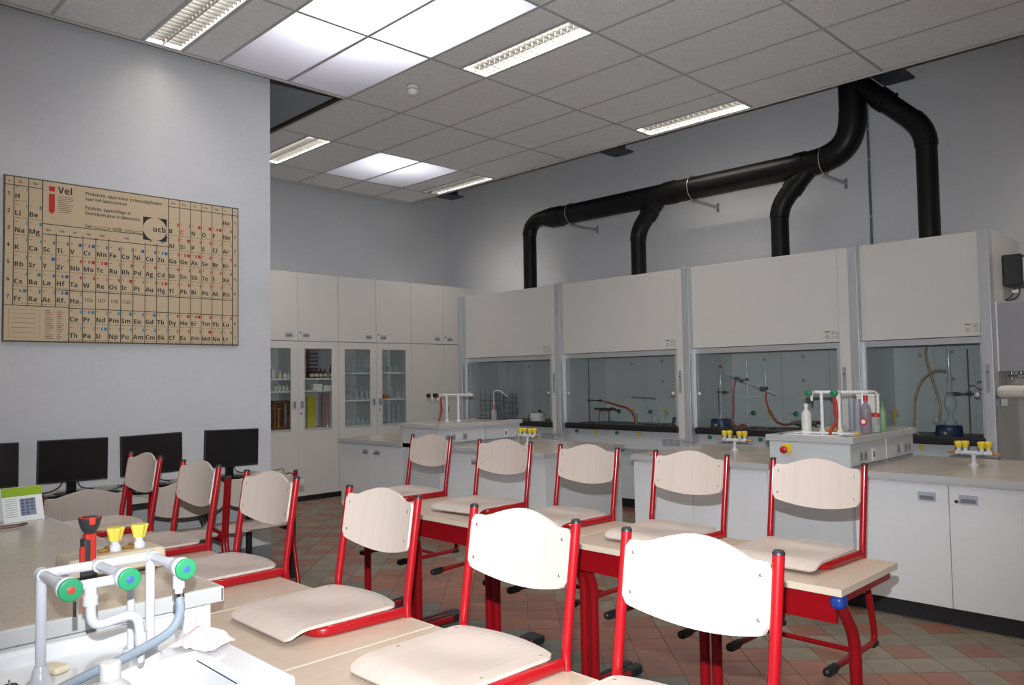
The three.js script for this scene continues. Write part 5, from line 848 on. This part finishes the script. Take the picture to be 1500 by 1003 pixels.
{ // third hood: distillation
  mantle(-0.615, -0.9, 0.105, 'dark blue heating mantle under distillation column');
  const c = thing('distillation_glass', 'upright glass distillation column on blue mantle', 'glassware', [-0.61, hy, -0.9]); obj('column', lathe([[0.018, 0.1], [0.016, 0.2], [0.019, 0.22], [0.015, 0.25], [0.019, 0.3], [0.015, 0.35], [0.019, 0.4], [0.015, 0.45], [0.016, 0.55], [0.012, 0.62]], 0, 0, 0, 16), M.ware, c); obj('thermometer', rod([0, 0.55, 0], [0, 0.74, 0], 0.005), M.ware, c); obj('stopper', lathe([[0.012, 0.62], [0.014, 0.65], [0, 0.652]], 0, 0, 0, 14), std(lin(0.35, 0.04, 0.02), 0.5), c); obj('flask', ware.round_flask(0.16, 0.06).translate(0, 0.045, 0), M.ware, c);
  const cd = thing('condenser', 'slanted glass condenser with two red hoses', 'glassware', [0, 0, -0.9]); obj('jacket', rod([-0.5, 1.44, 0], [-0.13, 1.30, 0], 0.016), M.ware, cd); obj('inner_tube', rod([-0.6, 1.48, 0], [-0.02, 1.255, 0], 0.008), M.ware, cd); obj('adapter', rod([-0.14, 1.303, 0], [0.0, 1.245, 0], 0.013, 0.006), M.tapGrey, cd); obj('clamp', [rod([-0.42, 1.41, -0.03], [-0.42, 1.41, 0.04], 0.016), rod([-0.36, 1.385, 0.0], [-0.36, 1.385, 0.05], 0.012), rbx(-0.17, -0.10, 1.285, 1.325, -0.03, 0.03, 0.01)], M.iron, cd); obj('hose', hose([[-0.44, 1.4, 0], [-0.455, 1.3, 0.01], [-0.46, 1.1, 0.02], [-0.46, 0.98, 0.03], [-0.42, 0.93, 0.05], [-0.34, 0.95, 0.05], [-0.30, 0.93, 0.06], [-0.38, 0.908, 0.07]], 0.0085), M.rubberRed, cd); obj('hose', hose([[-0.11, 1.29, 0], [-0.11, 1.2, 0.01], [-0.06, 1.07, 0.02], [0.02, 0.98, 0.03], [0.1, 0.965, 0.03], [0.16, 0.98, 0.02]], 0.0085), M.rubberRed, cd);
  const s1 = stand(-0.38, -1.02, 0.70, 'clamp stand behind upper end of the condenser', M.steel), s2 = stand(-0.165, -1.0, 0.68, 'clamp stand at lower end of condenser', M.steel), s3 = stand(-0.685, -0.98, 0.42, 'short clamp stand beside distillation mantle'); clampArm(s2, 0.41, 0.04, 0.09); clampArm(s1, 0.50, -0.03, 0.1);
  obj('clamp', [rod([0.0, 0.37, 0.03], [0.15, 0.37, 0.06], 0.007), rod([0.04, 0.37, 0.05], [0.13, 0.37, 0.07], 0.013)], M.iron, s3);
  const j = thing('lab_jack', 'lab jack with brown plate in third fume hood', 'lab jack', [0.29, hy, -0.9]); obj('plate', rbx(-0.12, 0.12, 0.075, 0.10, -0.08, 0.08, 0.004), std(lin(0.15, 0.13, 0.1), 0.5), j); obj('scissor', [rod([-0.09, 0.012, 0.05], [0.09, 0.075, 0.05], 0.008), rod([0.09, 0.012, 0.05], [-0.09, 0.075, 0.05], 0.008)], M.iron, j); obj('base', rbx(-0.1, 0.12, 0, 0.014, -0.08, 0.08, 0.004), M.iron, j); obj('cable', hose([[0.1, 0.06, 0.05], [0.2, 0.02, 0.06], [0.26, 0.04, 0.05], [0.28, 0.14, 0]], 0.006), M.black, j);
}
{ // end hood: reflux column
  mantle(1.52, -0.88, 0.10, 'dark blue heating mantle under reflux column in end hood');
  const c = thing('reflux_condenser', 'tall glass reflux column on mantle in end hood', 'glassware', [1.53, hy, -0.9]); const pr = [[0.02, 0.1], [0.018, 0.2], [0.045, 0.25], [0.05, 0.3], [0.03, 0.36], [0.018, 0.4], [0.022, 0.48], [0.014, 0.52]]; for (let k = 0; k < 8; k++) pr.push([0.016, 0.54 + k * 0.04], [0.012, 0.56 + k * 0.04]); obj('column', lathe(pr, 0, 0, 0, 16), M.ware, c); obj('flask', ware.round_flask(0.14, 0.055).translate(0, 0.05, 0), M.ware, c); obj('side_bulb', new THREE.SphereGeometry(0.035, 16, 12).translate(-0.1, 0.14, 0.03), M.ware, c);
  const s = stand(1.66, -0.95, 0.73, 'clamp stand with ring in end fume hood', M.iron); obj('clamp', [rod([-0.16, 0.36, 0.04], [0.09, 0.36, 0.01], 0.007), rod([-0.15, 0.36, 0.04], [-0.06, 0.36, 0.03], 0.014), rbx(-0.014, 0.014, 0.345, 0.38, -0.014, 0.014, 0.004)], M.iron, s); obj('ring_clamp', [rod([0, 0.43, 0], [0.06, 0.43, 0.01], 0.004), new THREE.TorusGeometry(0.032, 0.004, 8, 22).translate(0.09, 0.43, 0.01)], M.steel, s);
  const h = thing('brown_hose', 'looping brown hoses round reflux column', 'hose', [0, 0, -0.92]); obj('hose', hose([[1.51, 1.45, 0.02], [1.44, 1.46, 0.03], [1.34, 1.4, 0.03], [1.27, 1.26, 0.03], [1.25, 1.08, 0.03], [1.255, 0.95, 0.04], [1.29, 0.91, 0.05]], 0.010, 50), M.rubberTan, h); obj('hose', hose([[1.36, 1.72, -0.02], [1.35, 1.6, 0], [1.365, 1.5, 0], [1.41, 1.32, 0], [1.45, 1.16, 0.01], [1.44, 1.05, 0.02]], 0.010, 50), M.rubberTan, h); obj('cable', hose([[1.45, 0.96, 0.05], [1.40, 0.93, 0.06], [1.33, 0.905, 0.08]], 0.006), M.black, h);
}
renderer.render(scene, camera);
